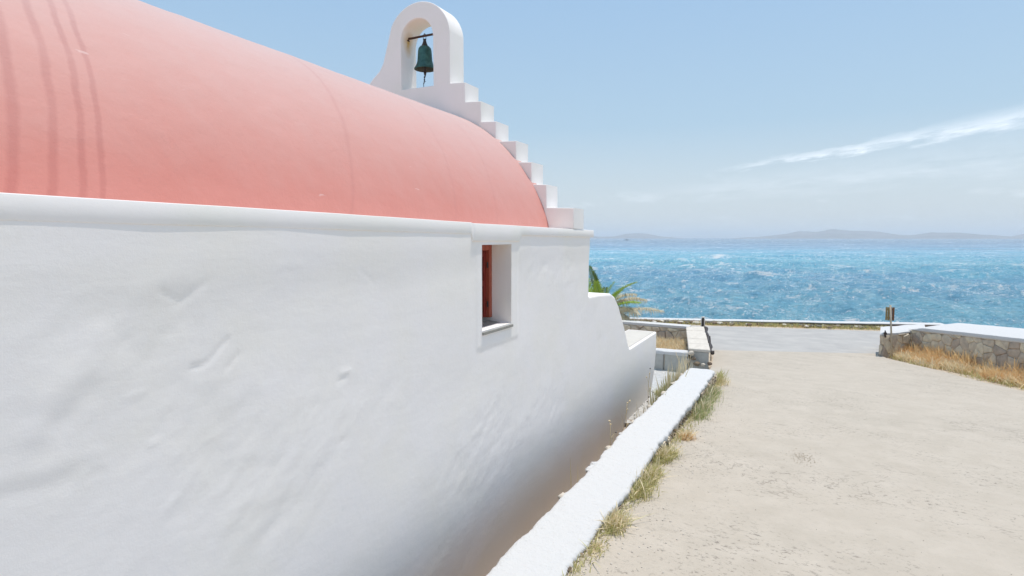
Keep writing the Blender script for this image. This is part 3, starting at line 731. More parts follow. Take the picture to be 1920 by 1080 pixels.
# low side wall running on from the chapel, curved down to a broad ledge
def topz(y):
    P = [(6.55, 5.312), (7.0, 5.300), (7.45, 5.270), (7.62, 5.215), (7.80, 5.08), (7.95, 4.92), (8.10, 4.74), (8.25, 4.54), (8.38, 4.385), (8.45, 4.368), (10.17, 4.372)]
    return np.interp(y, [p[0] for p in P], [p[1] for p in P])
def side_wall():
    yy = np.concatenate([np.linspace(Y_END + 0.0005, 8.5, 170), np.linspace(8.52, 10.17, 90)]); nzv = 130
    V = []; rnd_ = 0.018
    for j in range(nzv):
        for y in yy:
            tz = float(topz(y)); z = 2.75 + (tz - 2.75) * (j / (nzv - 1)) ** 0.9
            V.append((y, z, tz))
    A = np.array(V); Yv, Zv, Tz = A[:, 0], A[:, 1], A[:, 2]
    Xv = WX + relief(Yv, Zv)
    for dist_, r in (((Tz - Zv), rnd_), ((10.17 - Yv), 0.03)):
        t = np.clip(dist_ / r, 0, 1); Xv = Xv - r * (1 - np.sqrt(1 - (1 - t) ** 2))
    P = [tuple(p) for p in np.stack([Xv, Yv, Zv], -1)]; nyy = len(yy)
    Fc = [tuple(f) for f in grid_faces(nzv, nyy)]
    top0 = (nzv - 1) * nyy
    base = len(P)
    for k_, (dx) in enumerate((0.32, 0.34)):
        for i, y in enumerate(yy):
            wx = WX - (0.34 if y < 8.44 else 0.50)
            P.append((wx, y, float(topz(y)) + 0.004 if k_ == 0 else 3.0))
    for i in range(nyy - 1):
        Fc.append((top0 + i, top0 + i + 1, base + i + 1, base + i)); Fc.append((base + i, base + i + 1, base + nyy + i + 1, base + nyy + i))
    col = [j * nyy + nyy - 1 for j in range(nzv)] + [base + nyy - 1, base + 2 * nyy - 1]
    Fc.append(tuple(col))
    o = mesh_obj('side_wall', P, Fc, WHITE, chapel); autosmooth(o, 50); return o
side_wall()
X, Y = np.meshgrid(np.linspace(WX - 0.485, WX - 0.035, 30), np.linspace(8.47, 10.14, 60))
mesh_obj('ledge_screed', np.stack([X, Y, 4.377 + 0.003 * fbm(X * 5, Y * 5, 420, 4)], -1), grid_faces(60, 30), LEDGE, chapel, smooth=True)

# ---------------------------------------------------------------- bell
bx, by, bz = onY(796.5, 95, 6.13).x, 6.13, 8.455
bell = empty('bell', (bx, by, 8.06), 'green patinated bronze bell hanging from an iron bar in the white belfry arch', 'bell')
b = MB(); prof = [(r_ * .92, z_) for r_, z_ in [(0.0, 0.275), (0.03, 0.275), (0.062, 0.268), (0.083, 0.245), (0.090, 0.215), (0.094, 0.16), (0.099, 0.10), (0.110, 0.06), (0.130, 0.025), (0.143, 0.008), (0.145, 0.0), (0.138, -0.004)]]
b.lathe(prof, (bx, by, 8.06), 40); bb = b.build('bell_body', BRONZE, bell, smooth=True)
b = MB(); b.lathe([(0.127, -0.004), (0.118, 0.004), (0.103, 0.035), (0.083, 0.08), (0.076, 0.2), (0.05, 0.25), (0.0, 0.255)], (bx, by, 8.06), 40); b.build('bell_inside', BRONZE_IN, bell, smooth=True)
b = MB(); b.lathe([(0.0, 0.365), (0.014, 0.36), (0.02, 0.33), (0.03, 0.30), (0.042, 0.274)], (bx, by, 8.06), 16)
b.tube([(bx - 0.018, by, 8.41), (bx - 0.022, by, 8.46), (bx, by, 8.483), (bx + 0.022, by, 8.46), (bx + 0.018, by, 8.41)], 0.006, 6); b.build('bell_crown', IRON, bell, smooth=True)
b = MB(); b.tube([(bx, by, 8.24), (bx, by, 8.07), (bx, by, 8.03)], [0.008, 0.010, 0.020], 8); b.tube([(bx, by, 8.03), (bx, by, 7.99)], [0.02, 0.012], 8); b.build('clapper', IRON, bell, smooth=True)
b = MB(); pts = [(bx + 0.006 * math.sin(k * 1.9), by + 0.004 * math.cos(k * 2.3), 8.00 - 0.0192 * k) for k in range(10)]
pts += [(bx - 0.006, by - 0.012, 7.83), (bx - 0.012, by - 0.02, 7.815)]
pts = [(p[0] - 0.035 * max(0, (8.0 - p[2]) / 0.2), p[1], p[2]) for p in pts]
b.tube(pts, [0.011, 0.009, 0.012, 0.010, 0.008, 0.007, 0.006, 0.006, 0.006, 0.006, 0.006, 0.005], 6)
b.tube([(bx - 0.01, by, 7.93), (bx + 0.02, by - 0.03, 7.905), (bx + 0.045, by - 0.05, 7.90)], 0.003, 5)
b.build('bell_rope', ROPE, bell, smooth=True)

# ================================================================ kerb wall along the road
KL, KR = -1.716, -1.265
def kz(Y): return np.interp(Y, [-4, 3, 6, 7.5, 9, 10.2], [3.98, 3.915, 3.90, 3.885, 3.845, 3.80])
kerb = empty('kerb_wall', (-1.49, 6.0, 3.3), 'low retaining wall with a broad white painted top between chapel and road', 'wall')
def kerb_cap():
    ysn = np.arange(-4, 10.15, 0.0125); n = len(ysn)
    hw = 0.030 * fbm(ysn * 1.0, ysn * 0 + 2, 200, 3) ; lw = 0.034 * fbm(ysn * 5, ysn * 0 + 5, 205, 5, 0.75); rw = 0.036 * fbm(ysn * 5, ysn * 0 + 9, 215, 5, 0.78)
    hl = KL + hw * 0.5 + lw; hr = KR + 0.6 * hw + rw
    e = np.clip((10.15 - ysn) / 0.22, 0, 1); e = np.sqrt(1 - (1 - e) ** 2) ; hr = hr - (1 - e) * 0.16; hl = hl + (1 - e) * 0.05
    prof = [(0.0, -0.075, .0), (0.0, -0.02, 0), (0.03, -0.004, 0)] + [(u, 0, 1) for u in np.linspace(0.08, 0.92, 16)] + [(0.97, -0.004, 0), (1.0, -0.022, 0), (1.0, -0.075, 0)]
    V = []
    for (u, dz, isin) in prof:
        x = hl + (hr - hl) * u; z = kz(ysn) + dz + 0.007 * fbm(x * 3, ysn * 3, 220, 4) + 0.003 * fbm(x * 20, ysn * 20, 225, 3)
        if dz < -0.05: z = z + 0.02 * fbm(ysn * 6, ysn * 0 + u, 230, 3); x = x + (0.015 if u < .5 else -0.015)
        V.append(np.stack([x, ysn, z], -1))
    Fc = [tuple(f) for f in grid_faces(len(prof), n)]; V = np.array(V).reshape(-1, 3)
    Fc.append(tuple(i * n + n - 1 for i in range(len(prof))))
    o = mesh_obj('cap', V, Fc, WHITECAP, kerb); autosmooth(o, 60); return o
def whitecap():
    m, t, b = mat('white_kerb_paint', (0.74, 0.74, 0.745), 0.85, 0.2)
    v = coords(t); n = noise(t, v, 12, 7, 0.7); n2 = noise(t, v, 60, 4, 0.7)
    c = mix(t, ramp(t, n, [(0.64, (0, 0, 0)), (0.70, (1, 1, 1))]), (0.62, 0.605, 0.59), (0.50, 0.48, 0.445))
    t.links.new(c, b.inputs['Base Color']); p = bump(t, b, n, 0.8, 0.025); bump(t, b, n2, 0.5, 0.006, p); return m
WHITECAP = whitecap(); kerb_cap()
# rough core under the cap
b = MB(); ysn = np.arange(-4, 10.1, 0.25); V = []
for y in ysn:
    V += [(KL + 0.045, y, 2.7), (KL + 0.045, y, float(kz(y)) - 0.05), (KR - 0.055, y, float(kz(y)) - 0.05), (KR - 0.055, y, 2.7)]
Fc = [tuple(f) for f in grid_faces(len(ysn), 4)]; e = (len(ysn) - 1) * 4; Fc += [(0, 1, 2, 3), (e + 3, e + 2, e + 1, e)]
mesh_obj('core', V, Fc, MORTAR, kerb)

# ---------------------------------------------------------------- masonry
def clip_poly(poly, nx, ny, d):
    out = []
    for i in range(len(poly)):
        a, b = poly[i], poly[(i + 1) % len(poly)]; da = a[0] * nx + a[1] * ny - d; db = b[0] * nx + b[1] * ny - d
        if da <= 0: out.append(a)
        if (da <= 0) != (db <= 0): t = da / (da - db); out.append((a[0] + (b[0] - a[0]) * t, a[1] + (b[1] - a[1]) * t))
    return out
def voronoi(L, topf, botf, sx, sz, rs):
    """irregular stones filling a strip of length L between botf(s) and topf(s)"""
    Hmax = max(topf(s) for s in np.linspace(0, L, 9)); Hmin = min(botf(s) for s in np.linspace(0, L, 9)); pts = []
    nrow = max(1, int(round((Hmax - Hmin) / sz))); 
    for r in range(-1, nrow + 1):
        n = max(1, int(round(L / sx)))
        for i in range(-1, n + 1): pts.append(((i + 0.5 + 0.5 * (r % 2) + rs.uniform(-.46, .46)) * sx, Hmin + (r + 0.5 + rs.uniform(-.42, .42)) * (Hmax - Hmin) / nrow))
    cells = []
    for i, p in enumerate(pts):
        poly = [(0, Hmin), (L, Hmin), (L, Hmax), (0, Hmax)]
        for j, q in enumerate(pts):
            if i == j: continue
            nx, ny = q[0] - p[0], q[1] - p[1]
            if abs(nx) > 4 * sx or abs(ny) > 4 * sz: continue
            d = ((q[0] ** 2 + q[1] ** 2) - (p[0] ** 2 + p[1] ** 2)) / 2
            poly = clip_poly(poly, nx, ny, d)
            if len(poly) < 3: break
        if len(poly) < 3: continue
        poly = [(x, min(max(y, botf(x)), topf(x))) for x, y in poly]
        A = 0.5 * abs(sum(poly[k][0] * poly[(k + 1) % len(poly)][1] - poly[(k + 1) % len(poly)][0] * poly[k][1] for k in range(len(poly))))
        if A > 0.15 * sx * sz: cells.append(poly)
    return cells
def stones(parent, origin, du, up, nrm, L, topf, botf, sx, sz, m=None, gap=0.008, out_=0.03, seed=1, name='stone'):
    rs = random.Random(seed); origin = Vector(origin); du = Vector(du).normalized(); up = Vector(up); nrm = Vector(nrm).normalized(); c = 0
    for poly in voronoi(L, topf, botf, sx, sz, rs):
        cx = sum(p[0] for p in poly) / len(poly); cy = sum(p[1] for p in poly) / len(poly)
        def ring(k, dd, jit=0):
            r = []
            for p in poly:
                dx, dy = p[0] - cx, p[1] - cy; ln = math.hypot(dx, dy) + 1e-6; q = max(0.25, (ln - k) / ln)
                r.append(origin + du * (cx + dx * q) + up * (cy + dy * q) + nrm * (dd + rs.uniform(-jit, jit)))
            return r
        o_ = out_ * rs.uniform(0.3, 1.6); tl = rs.uniform(-.006, .006)
        V = ring(gap, -0.035) + ring(gap, o_ * 0.55) + ring(gap + min(0.018, sz * .12), o_, 0.004) + [origin + du * cx + up * cy + nrm * (o_ + rs.uniform(0.002, 0.012))]
        n = len(poly); Fc = []
        for r in range(2):
            for i in range(n): j = (i + 1) % n; Fc.append((r * n + i, r * n + j, (r + 1) * n + j, (r + 1) * n + i))
        for i in range(n): Fc.append((2 * n + i, 2 * n + (i + 1) % n, 3 * n))
        o = mesh_obj(name, V, Fc, m or STONE, parent); autosmooth(o, 28); c += 1
    return c
# kerb side stones
stones(kerb, (KR - 0.05, 4.2, 0), (0, 1, 0), (0, 0, 1), (1, 0, 0), 5.85, lambda s: float(kz(4.2 + s)) - 0.055, lambda s: float(zroad(4.2 + s)) - 0.06, 0.17, 0.13, gap=0.006, out_=0.035, seed=3)
stones(kerb, (KR - 0.05, -1.0, 0), (0, 1, 0), (0, 0, 1), (1, 0, 0), 5.2, lambda s: float(kz(-1 + s)) - 0.055, lambda s: float(zroad(-1 + s)) - 0.06, 0.20, 0.12, gap=0.006, out_=0.030, seed=4)
stones(kerb, (KR - 0.05, 10.08, 0), (-1, 0, 0), (0, 0, 1), (0, 1, 0), 0.36, lambda s: 3.73, lambda s: 3.2, 0.14, 0.12, gap=0.006, out_=0.02, seed=5)
# loose rubble stones bedded on the inner edge of the kerb
def rock(name, c, s, m, parent=None, seed=0, flat=0.7):
    rs = np.random.default_rng(seed); n1, n2 = 7, 5; V = [(0, 0, -flat)]; 
    for j in range(1, n2):
        for i in range(n1):
            a = 2 * math.pi * i / n1 + 0.3 * j; e = -math.pi / 2 + math.pi * j / n2; r = 1 + rs.uniform(-.22, .22)
            V.append((r * math.cos(a) * math.cos(e), r * math.sin(a) * math.cos(e), r * flat * math.sin(e)))
    V.append((0, 0, flat)); V = np.array(V) * np.array(s) + np.array(c); Fc = [(0, 1 + (i + 1) % n1, 1 + i) for i in range(n1)]
    for j in range(n2 - 2):
        for i in range(n1): a = 1 + j * n1; k2 = (i + 1) % n1; Fc.append((a + i, a + k2, a + n1 + k2, a + n1 + i))
    L_ = len(V) - 1; a = 1 + (n2 - 2) * n1; Fc += [(a + i, a + (i + 1) % n1, L_) for i in range(n1)]
    o = mesh_obj(name, V, Fc, m, parent); autosmooth(o, 50); return o
for k, y in enumerate((4.35, 5.02, 5.12, 5.6, 6.1, 6.6, 7.3, 8.1, 8.8, 9.5)):
    rock('rubble_stone', (KL - 0.005 + 0.01 * (k % 3), y, float(kz(y)) - 0.03), (0.035 + 0.012 * (k % 3), 0.05 + 0.02 * (k % 2), 0.045), WHITECAP if k in (1, 2, 4) else MORTAR, kerb, 50 + k)

# ---------------------------------------------------------------- trench soil, gravel yard
def patch(name, x0, x1, y0, y1, zf, m, step=0.04, amp=0.012, seed=300):
    X, Y = np.meshgrid(np.arange(x0, x1, step), np.arange(y0, y1, step)); Z = zf(X, Y) + amp * fbm(X * 6, Y * 6, seed, 4, 0.6)
    return tag(mesh_obj(name, np.stack([X, Y, Z], -1), grid_faces(*X.shape), m, smooth=True), kind='structure')
patch('soil_strip', -2.62, -1.60, -4, 8.75, lambda X, Y: 2.88 + 0.33 * np.clip((Y - 8.0) / 0.7, 0, 1), SOIL)
patch('gravel_yard', -6.5, -1.55, 8.56, 12.28, lambda X, Y: 3.20 + 0.02 * np.clip(Y - 8.6, 0, 4) , GRAV, 0.03, 0.02, 310)
def scatter_rocks(name, n, fpos, smin, smax, m, seed, label=None, cat=None):
    rs = np.random.default_rng(seed); base = np.array([(1, 0, 0), (-1, 0, 0), (0, 1, 0), (0, -1, 0), (0, 0, .8), (0, 0, -.8)]); bf = np.array([(0, 2, 4), (2, 1, 4), (1, 3, 4), (3, 0, 4), (2, 0, 5), (1, 2, 5), (3, 1, 5), (0, 3, 5)])
    Vs = []; Fs = []
    for i in range(n):
        p = fpos(rs); s = rs.uniform(smin, smax); a = rs.uniform(0, 6.3); q = base * (s * rs.uniform(.6, 1.3, (6, 1))); c, sn = math.cos(a), math.sin(a)
        q = np.stack([q[:, 0] * c - q[:, 1] * sn, q[:, 0] * sn + q[:, 1] * c, q[:, 2]], -1) + p; Vs.append(q); Fs.append(bf + 6 * i)
    return tag(mesh_obj(name, np.concatenate(Vs), np.concatenate(Fs), m), label, cat, kind='stuff')
scatter_rocks('gravel', 900, lambda r: np.array([r.uniform(-3.2, -1.72), r.uniform(8.7, 11.9), 3.225]), 0.006, 0.016, GRAV, 1, 'white gravel strewn over the small yard beside the chapel', 'gravel')
scatter_rocks('dark_pebbles', 75, lambda r: np.array([r.uniform(-2.6, -1.72), r.uniform(9.2, 11.9), 3.245]), 0.010, 0.026, DARKPEB, 2, 'dark pebbles lying on the white gravel yard', 'pebbles')
scatter_rocks('road_grit', 700, lambda r: (lambda x, y: np.array([x, y, float(zroad(y)) + 0.002]))(KR + abs(r.normal(0, 0.25)), r.uniform(2.5, 10)), 0.003, 0.009, CONCTOP, 3, 'loose grit gathered along the foot of the white kerb', 'grit')
scatter_rocks('kerb_rubble', 1500, lambda r: (lambda y: np.array([KR - 0.045 + abs(r.normal(0, 0.022)), y, float(zroad(y)) + r.uniform(0, max(0.01, (float(kz(y)) - float(zroad(y)) - .06)) * (1 if r.random() < .6 else .3))]))(r.uniform(2.0, 10.1)), 0.006, 0.02, ROCK, 6, 'brown crumbling rubble along the road side of the white kerb', 'rubble')
cp_ = G(1503, 856)
scatter_rocks('broken_patch', 170, lambda r: (lambda x, y: np.array([x, y, float(zroad(y)) + 0.001]))(cp_.x + r.normal(0, .075), cp_.y + r.normal(0, .13)), 0.003, 0.008, SAND, 7, 'small crumbled patch of loose bits in the middle of the beige road', 'rubble')
scatter_rocks('road_pebbles', 900, lambda r: (lambda x, y: np.array([x, y, float(zroad(y)) + 0.002]))(r.uniform(-1.2, 4.8), 2.5 + 9 * r.random() ** 1.4), 0.0015, 0.004, DARKPEB, 4, 'small dark pebbles scattered over the beige road', 'pebbles')

# ---------------------------------------------------------------- planter and its low walls
PY = 12.10
pA = onY(1231, 652, PY); pB = onY(1291, 656, PY); pC = onY(1332, 656, PY)
PT = pC.z
planter = empty('stone_planter', (pB.x, PY + 1.4, 3.3), 'low masonry enclosure with grey block front, pale right coping and dry grass inside', 'planter')
# right-hand wide coping (runs away from the camera)
rb = onZ(1320, 612, PT); lb = onZ(1286, 612, PT)
def prism(name, quad, z0, z1, m, parent, bev=0.012, rough_=0.0):
    q = [Vector((p[0], p[1], 0)) for p in quad]; c = sum(q, Vector()) / 4
    ins = [p + (c - p).normalized() * bev * 1.4 for p in q]
    V = [(p.x, p.y, z0) for p in q] + [(p.x, p.y, z1 - bev) for p in q] + [(p.x, p.y, z1) for p in ins]
    Fc = [(3, 2, 1, 0), (8, 9, 10, 11)] + [(r * 4 + i, r * 4 + (i + 1) % 4, (r + 1) * 4 + (i + 1) % 4, (r + 1) * 4 + i) for r in range(2) for i in range(4)]
    return mesh_obj(name, V, Fc, m, parent)
# coping split in five cast slabs with open joints
for k in range(5):
    a, c = k / 5 + 0.004, (k + 1) / 5 - 0.004
    L0 = Vector((pB.x, PY, 0)).lerp(Vector((lb.x, lb.y, 0)), a); R0_ = Vector((pC.x, PY, 0)).lerp(Vector((rb.x, rb.y, 0)), a)
    L1 = Vector((pB.x, PY, 0)).lerp(Vector((lb.x, lb.y, 0)), c); R1 = Vector((pC.x, PY, 0)).lerp(Vector((rb.x, rb.y, 0)), c)
    prism('coping_slab', (L0, R0_, R1, L1), PT - 0.06, PT + random.uniform(-.006, .006), CONCTOP, planter)
prism('side_wall', (Vector((pB.x + .03, PY + .02, 0)), Vector((pC.x - .03, PY + .02, 0)), Vector((rb.x - .03, rb.y, 0)), Vector((lb.x + .03, lb.y, 0))), 2.9, PT - 0.061, CONC, planter)
# front wall of cast blocks
jx = onY(1245, 665, PY).x
fz = PT - 0.005
for (xa, xb) in ((pA.x - 0.9, pA.x - 0.32), (pA.x - 0.30, jx - 0.012), (jx + 0.012, pB.x - 0.015)):
    b = MB(); b.box(((xa + xb) / 2, PY + 0.10, 3.42 - 0.055), (xb - xa, 0.20, 0.50), bev=0.012); b.build('block', CONC, planter)
b = MB(); b.box(((pA.x - 0.9 + pB.x) / 2, PY + 0.13, 3.38), (pB.x - pA.x + 0.88, 0.18, 0.46)); b.build('mortar_core', MORTAR, planter)
def slabtop(name, xa, xb, y0, y1, z0, z1, m, parent, seed):
    X, Y = np.meshgrid(np.linspace(xa, xb, 60), np.linspace(y0, y1, 12)); Yj = Y + np.where(Y < y0 + 0.01, 0.02, 0) * fbm(X * 6, Y, seed, 3)
    Z = z1 + 0.010 * fbm(X * 4, Y * 4, seed + 3, 4) - 0.02 * (np.abs((Y - (y0 + y1) / 2) / (y1 - y0) * 2) ** 6)
    P = np.stack([X, Yj, Z], -1); Pb = P[0].copy(); Pb[:, 2] = z0 + 0.012 * fbm(X[0] * 7, X[0] * 0, seed + 5, 3)
    V = np.concatenate([Pb[None], P], 0); Vb = V[-1].copy(); Vb[:, 2] = z0; V = np.concatenate([V, Vb[None]], 0)
    o = mesh_obj(name, V, grid_faces(14, 60), m, parent); autosmooth(o, 50); return o
slabtop('front_cap', pA.x - 0.9, pB.x - 0.005, PY - 0.01, PY + 0.26, 3.60, 3.665 + 0.02, WHITECAP, planter, 400)
print('PT', PT, pA, pB, pC, lb, rb)
# broken stones at the junction, with a small gap
for k, (x, y, s) in enumerate(((1296, 662, .07), (1300, 672, .055), (1290, 676, .06), (1306, 682, .07), (1318, 684, .05), (1330, 682, .05))):
    p = onY(x, y, PY - 0.05); rock('stone', p, (s, s * .7, s), ROCK if k % 2 else MORTAR, planter, 80 + k)
# back wall, stone faced, with pale cap
bl = onZ(1160, 603, PT); br = onZ(1290, 613, PT); bd = (br - bl); L = bd.length; bu = bd.normalized(); bn = Vector((bu.y, -bu.x, 0)).normalized()
if bn.y > 0: bn = -bn
ext = 4.0; o0 = bl - bu * ext; LL = L + ext
q = [o0, o0 + bu * LL, o0 + bu * LL - bn * 0.30, o0 - bn * 0.30]
prism('back_wall', [p - bn * 0.015 for p in q], 2.8, PT - 0.052, MORTAR, planter)
prism('back_cap', [o0 + bn * 0.02, o0 + bu * LL + bn * 0.02, o0 + bu * LL - bn * 0.32, o0 - bn * 0.32], PT - 0.05, PT + 0.01, WHITECAP, planter)
stones(planter, Vector((o0.x, o0.y, 0)) + bu * 3.2, bu, (0, 0, 1), bn, LL - 3.2, lambda s: PT - 0.055, lambda s: 3.1, 0.24, 0.17, gap=0.008, out_=0.03, seed=9)
# soil bed inside
qa = [Vector((pA.x - 3.0, PY + 0.2, 0)), Vector((pB.x + 0.02, PY + 0.2, 0)), Vector((lb.x + .02, lb.y - .02, 0)), Vector((o0.x, o0.y - .02, 0))]
prism('soil_bed', qa, 2.9, 3.36, SOIL, planter)

# iron hand rail post and drain pipe beside the planter
P0 = onZ(1318, 622, 3.15)
gp = onY(1317.5, 626, rb.y + .1)
post = empty('gate_post', (gp.x + 0.02, rb.y + .1, 3.1), 'short dark timber post with pale edges at the far end of the pale coping', 'post')
zt = onY(1317, 596, rb.y + .1).z
b = MB(); b.box((gp.x, rb.y + .1, (3.0 + zt) / 2), (0.05, 0.07, zt - 3.0), bev=0.008); b.build('post_core', IRON, post)
for s in (-1, 1):
    b = MB(); b.box((gp.x + s * 0.036, rb.y + .1, (3.0 + zt) / 2 - .01), (0.016, 0.075, zt - 3.02), bev=0.004); b.build('edge_strip', CONCTOP, post)
b = MB(); b.box((gp.x, rb.y + .1, zt + 0.02), (0.085, 0.09, 0.02), bev=0.006); b.build('post_cap', CONCTOP, post)
b = MB(); e0 = Vector((rb.x + 0.03, rb.y, PT - 0.01)); e1 = Vector((pC.x + 0.025, PY + 0.05, PT - 0.05)); pts = []
for k in range(16):
    t = k / 15; p = e0.lerp(e1, t); pts.append(p + Vector((0.02 * math.sin(k * 1.3), 0, 0.015 * math.sin(k * 2.1) - 0.02)))
b.tube(pts, [0.035 + 0.012 * math.sin(k * 1.7) for k in range(16)], 8)
tag(b.build('drain_pipe', IRON, smooth=True), 'dark pipe lying along the right edge of the pale coping', 'pipe')
b = MB(); s0 = G(1333, 672); s1_ = onY(1331, 630, s0.y); b.tube([s0 - Vector((0, 0, .05)), s0.lerp(s1_, .5) + Vector((.01, 0, 0)), s1_], 0.012, 6)
tag(b.build('iron_stake', IRON, smooth=True), 'thin grey stake standing in the ground at the right of the pale coping', 'stake')

# ---------------------------------------------------------------- shore wall beyond the coast road
shore = empty('shore_wall', (0, coastY(0), 2.95), 'very low shore kerb with a thin white painted top along the sea', 'wall')
V = []; Xs_ = np.linspace(-9.5, 4.3, 160)
for x in Xs_:
    y = float(shoreY(x)); n = 0.02 * float(fbm(np.array([x * 1.5]), np.array([0.]), 501)[0]); z = float(zroad(y))
    zt = onY(1500, 600, coastY(-0.13)).z + n * .5
    zt = 3.07 + n * 0.5
    V.append((x, y, z, zt, n))
Vf = []; Vt = []
for (x, y, z, zt, n) in V:
    for (dy, zz) in ((0.03, z - 0.3), (0.02, zt - 0.03), (0.34, zt - 0.03), (0.36, z - 0.6)): Vf.append((x - 0.33 * dy, y + dy, zz))
    for (dy, zz) in ((-0.01 + n, zt - 0.032), (-0.01 + n, zt - 0.008), (0.02, zt), (0.33, zt + 0.006), (0.37, zt - 0.01), (0.37, zt - 0.032)): Vt.append((x - 0.33 * dy, y + dy, zz))
Fc = [tuple(f) for f in grid_faces(160, 4)[:, ::-1]] + [(0, 1, 2, 3), tuple(range(639, 635, -1))]; mesh_obj('wall_face', Vf, Fc, ROCK, shore)
Fc = [tuple(f) for f in grid_faces(160, 6)[:, ::-1]] + [(0, 1, 2, 3, 4, 5), tuple(range(959, 953, -1))]; o = mesh_obj('wall_top', Vt, Fc, WHITECAP, shore); autosmooth(o, 40)
rsx = random.Random(5)
cnt = 0
for k in range(230):
    x = rsx.uniform(-5.6, 3.2); 
    if -2.2 < x < -0.2 and rsx.random() < .75: continue
    y = float(coastY(x)) - abs(rsx.gauss(0, .16)) - 0.03; s = rsx.uniform(0.03, 0.10) * (1.5 if x < -2.6 else 1)
    rock('rock', (x, y, float(zroad(y)) + s * 0.1), (s, s * .8, s * .6), ROCK if rsx.random() < .6 else (CONCTOP if rsx.random() < .5 else DARKPEB), shore, 600 + k)

# ---------------------------------------------------------------- right-hand stone wall
def ground_at(x, y): return G(x, y)
A0 = Vector((1.64, 16.28, 0)); A1 = Vector((2.33, 17.05, 0)); A2 = Vector((3.83, 14.28, 0)); A3 = A2 + (A2 - A1).normalized() * 6
stonewall = empty('stone_wall', (2.33, 17.05, 3.1), 'fieldstone wall with thick white rounded coping to the right of the road', 'wall')
dirB = (A2 - A1).normalized(); nB = Vector((dirB.y, -dirB.x, 0));
if nB.dot(Vector((-1, -1, 0))) < 0: nB = -nB
LB = (A3 - A1).length
tz0 = onX(1709, 618, A1.x).z; tz1 = onY(1920, 641, A2.y).z
print('wall top z', tz0, tz1, onY(1650, 626, A0.y))
def wtop(s): return tz0 + (tz1 - tz0) * min(1.0, s / (A2 - A1).length) 
# body + stones
V = []
for s in np.linspace(0, LB, 30):
    p = A1 + dirB * s
    for (d, z) in ((-0.02, 2.9), (-0.02, wtop(s) - 0.02), (-0.9, wtop(s) - 0.02), (-0.9, 2.9)): V.append(p + nB * d + Vector((0, 0, z)))
Fc = [tuple(f) for f in grid_faces(30, 4)] + [(0, 1, 2, 3)]
mesh_obj('mortar_body', V, Fc, MORTAR, stonewall)
stones(stonewall, A1 - dirB * 0.06, dirB, (0, 0, 1), nB, 5.2, lambda s: wtop(s) - 0.03, lambda s: float(zroad((A1 + dirB * s).y)) - 0.08, 0.24, 0.17, gap=0.004, out_=0.018, seed=21)
# coping
V = []; ns = 150; prof = [(-0.01, -0.05), (0.03, -0.035), (0.035, -0.01), (0.02, 0.012), (-0.03, 0.022), (-0.25, 0.06), (-0.5, 0.105), (-0.8, 0.135), (-0.98, 0.12), (-1.0, -0.05)]
for i in range(ns):
    s = -0.05 + (LB + .05) * (i / (ns - 1)) ** 1.3; p = A1 + dirB * s; rise = min(1, max(0, (s + .05) / 0.55)); rise = rise * rise * (3 - 2 * rise)
    for (d, z) in prof:
        dd = d if d > -0.2 else d * (0.35 + 0.65 * rise)
        V.append(p + nB * (dd + 0.012 * float(fbm(np.array([s * 3]), np.array([d]), 520)[0])) + Vector((0, 0, wtop(s) + z * (0.3 + 0.7 * rise) + 0.045 * rise * (1 if z > 0 else 0.2) + 0.008 * float(fbm(np.array([s * 2.5]), np.array([d * 3]), 525)[0]))))
Fc = [tuple(f) for f in grid_faces(ns, len(prof))]; Fc.append(tuple(reversed(range(len(prof)))))
o = mesh_obj('coping', V, Fc, WHITECAP, stonewall); autosmooth(o, 60)
# low shaded return section
low = empty('low_wall', (A0.x, A0.y, 3.1), 'low end section of stone wall behind the wooden sign, with flat white top', 'wall')
dA = (A1 - A0).normalized(); nA = Vector((dA.y, -dA.x, 0)); LA = (A1 - A0).length; bA = Vector((-0.10, -1.0, 0))
tza = onY(1650, 626, A0.y).z
b = MB(); V = []
for s in (0, LA + 0.5):
    p = A0 + dA * s
    for (d, z) in ((-0.02, 2.9), (-0.02, tza - .03), (-0.95, tza - .03), (-0.95, 2.9)): V.append(p + (nA if d > -.1 else bA) * d + Vector((0, 0, z)))
mesh_obj('mortar_body', V, [(0, 1, 5, 4), (1, 2, 6, 5), (2, 3, 7, 6), (0, 3, 2, 1)], MORTAR, low)
stones(low, A0, dA, (0, 0, 1), nA, LA, lambda s: tza - 0.035, lambda s: 3.05, 0.26, 0.2, gap=0.008, out_=0.03, seed=31)
V = []; prof = [(0.02, -0.035), (0.02, 0.0), (0.0, 0.012), (-0.9, 0.05), (-0.98, 0.02), (-0.98, -0.035)]
for s in np.linspace(-0.03, LA + 0.55, 14):
    for (d, z) in prof: V.append(A0 + dA * s + (nA if d > -.1 else bA) * d + Vector((0, 0, tza + z + 0.006 * math.sin(s * 9))))
Fc = [tuple(f) for f in grid_faces(14, len(prof))] + [tuple(range(len(prof)))[::-1]]
o = mesh_obj('cap', V, Fc, WHITECAP, low); autosmooth(o, 40)
# continuation of the white-topped wall behind, running along the coast road
tp = onZ(1700, 612, tza); 
# dark iron fixture on the end of the low wall
fp = A0 + dA * 0.10 + nA * 0.03
fix = empty('iron_bracket', (fp.x, fp.y, tza), 'small dark iron bracket on the left end of the low stone wall', 'bracket')
b = MB(); b.box((fp.x, fp.y, tza + 0.01), (0.07, 0.06, 0.05), bev=0.008); b.tube([(fp.x, fp.y, tza + 0.03), (fp.x - .005, fp.y, tza + 0.085)], [0.02, 0.008], 8); b.build('bracket_head', IRON, fix)
b = MB(); b.box((fp.x, fp.y + .0, tza - 0.055), (0.045, 0.04, 0.06), bev=0.006); b.build('bracket_foot', IRON, fix)

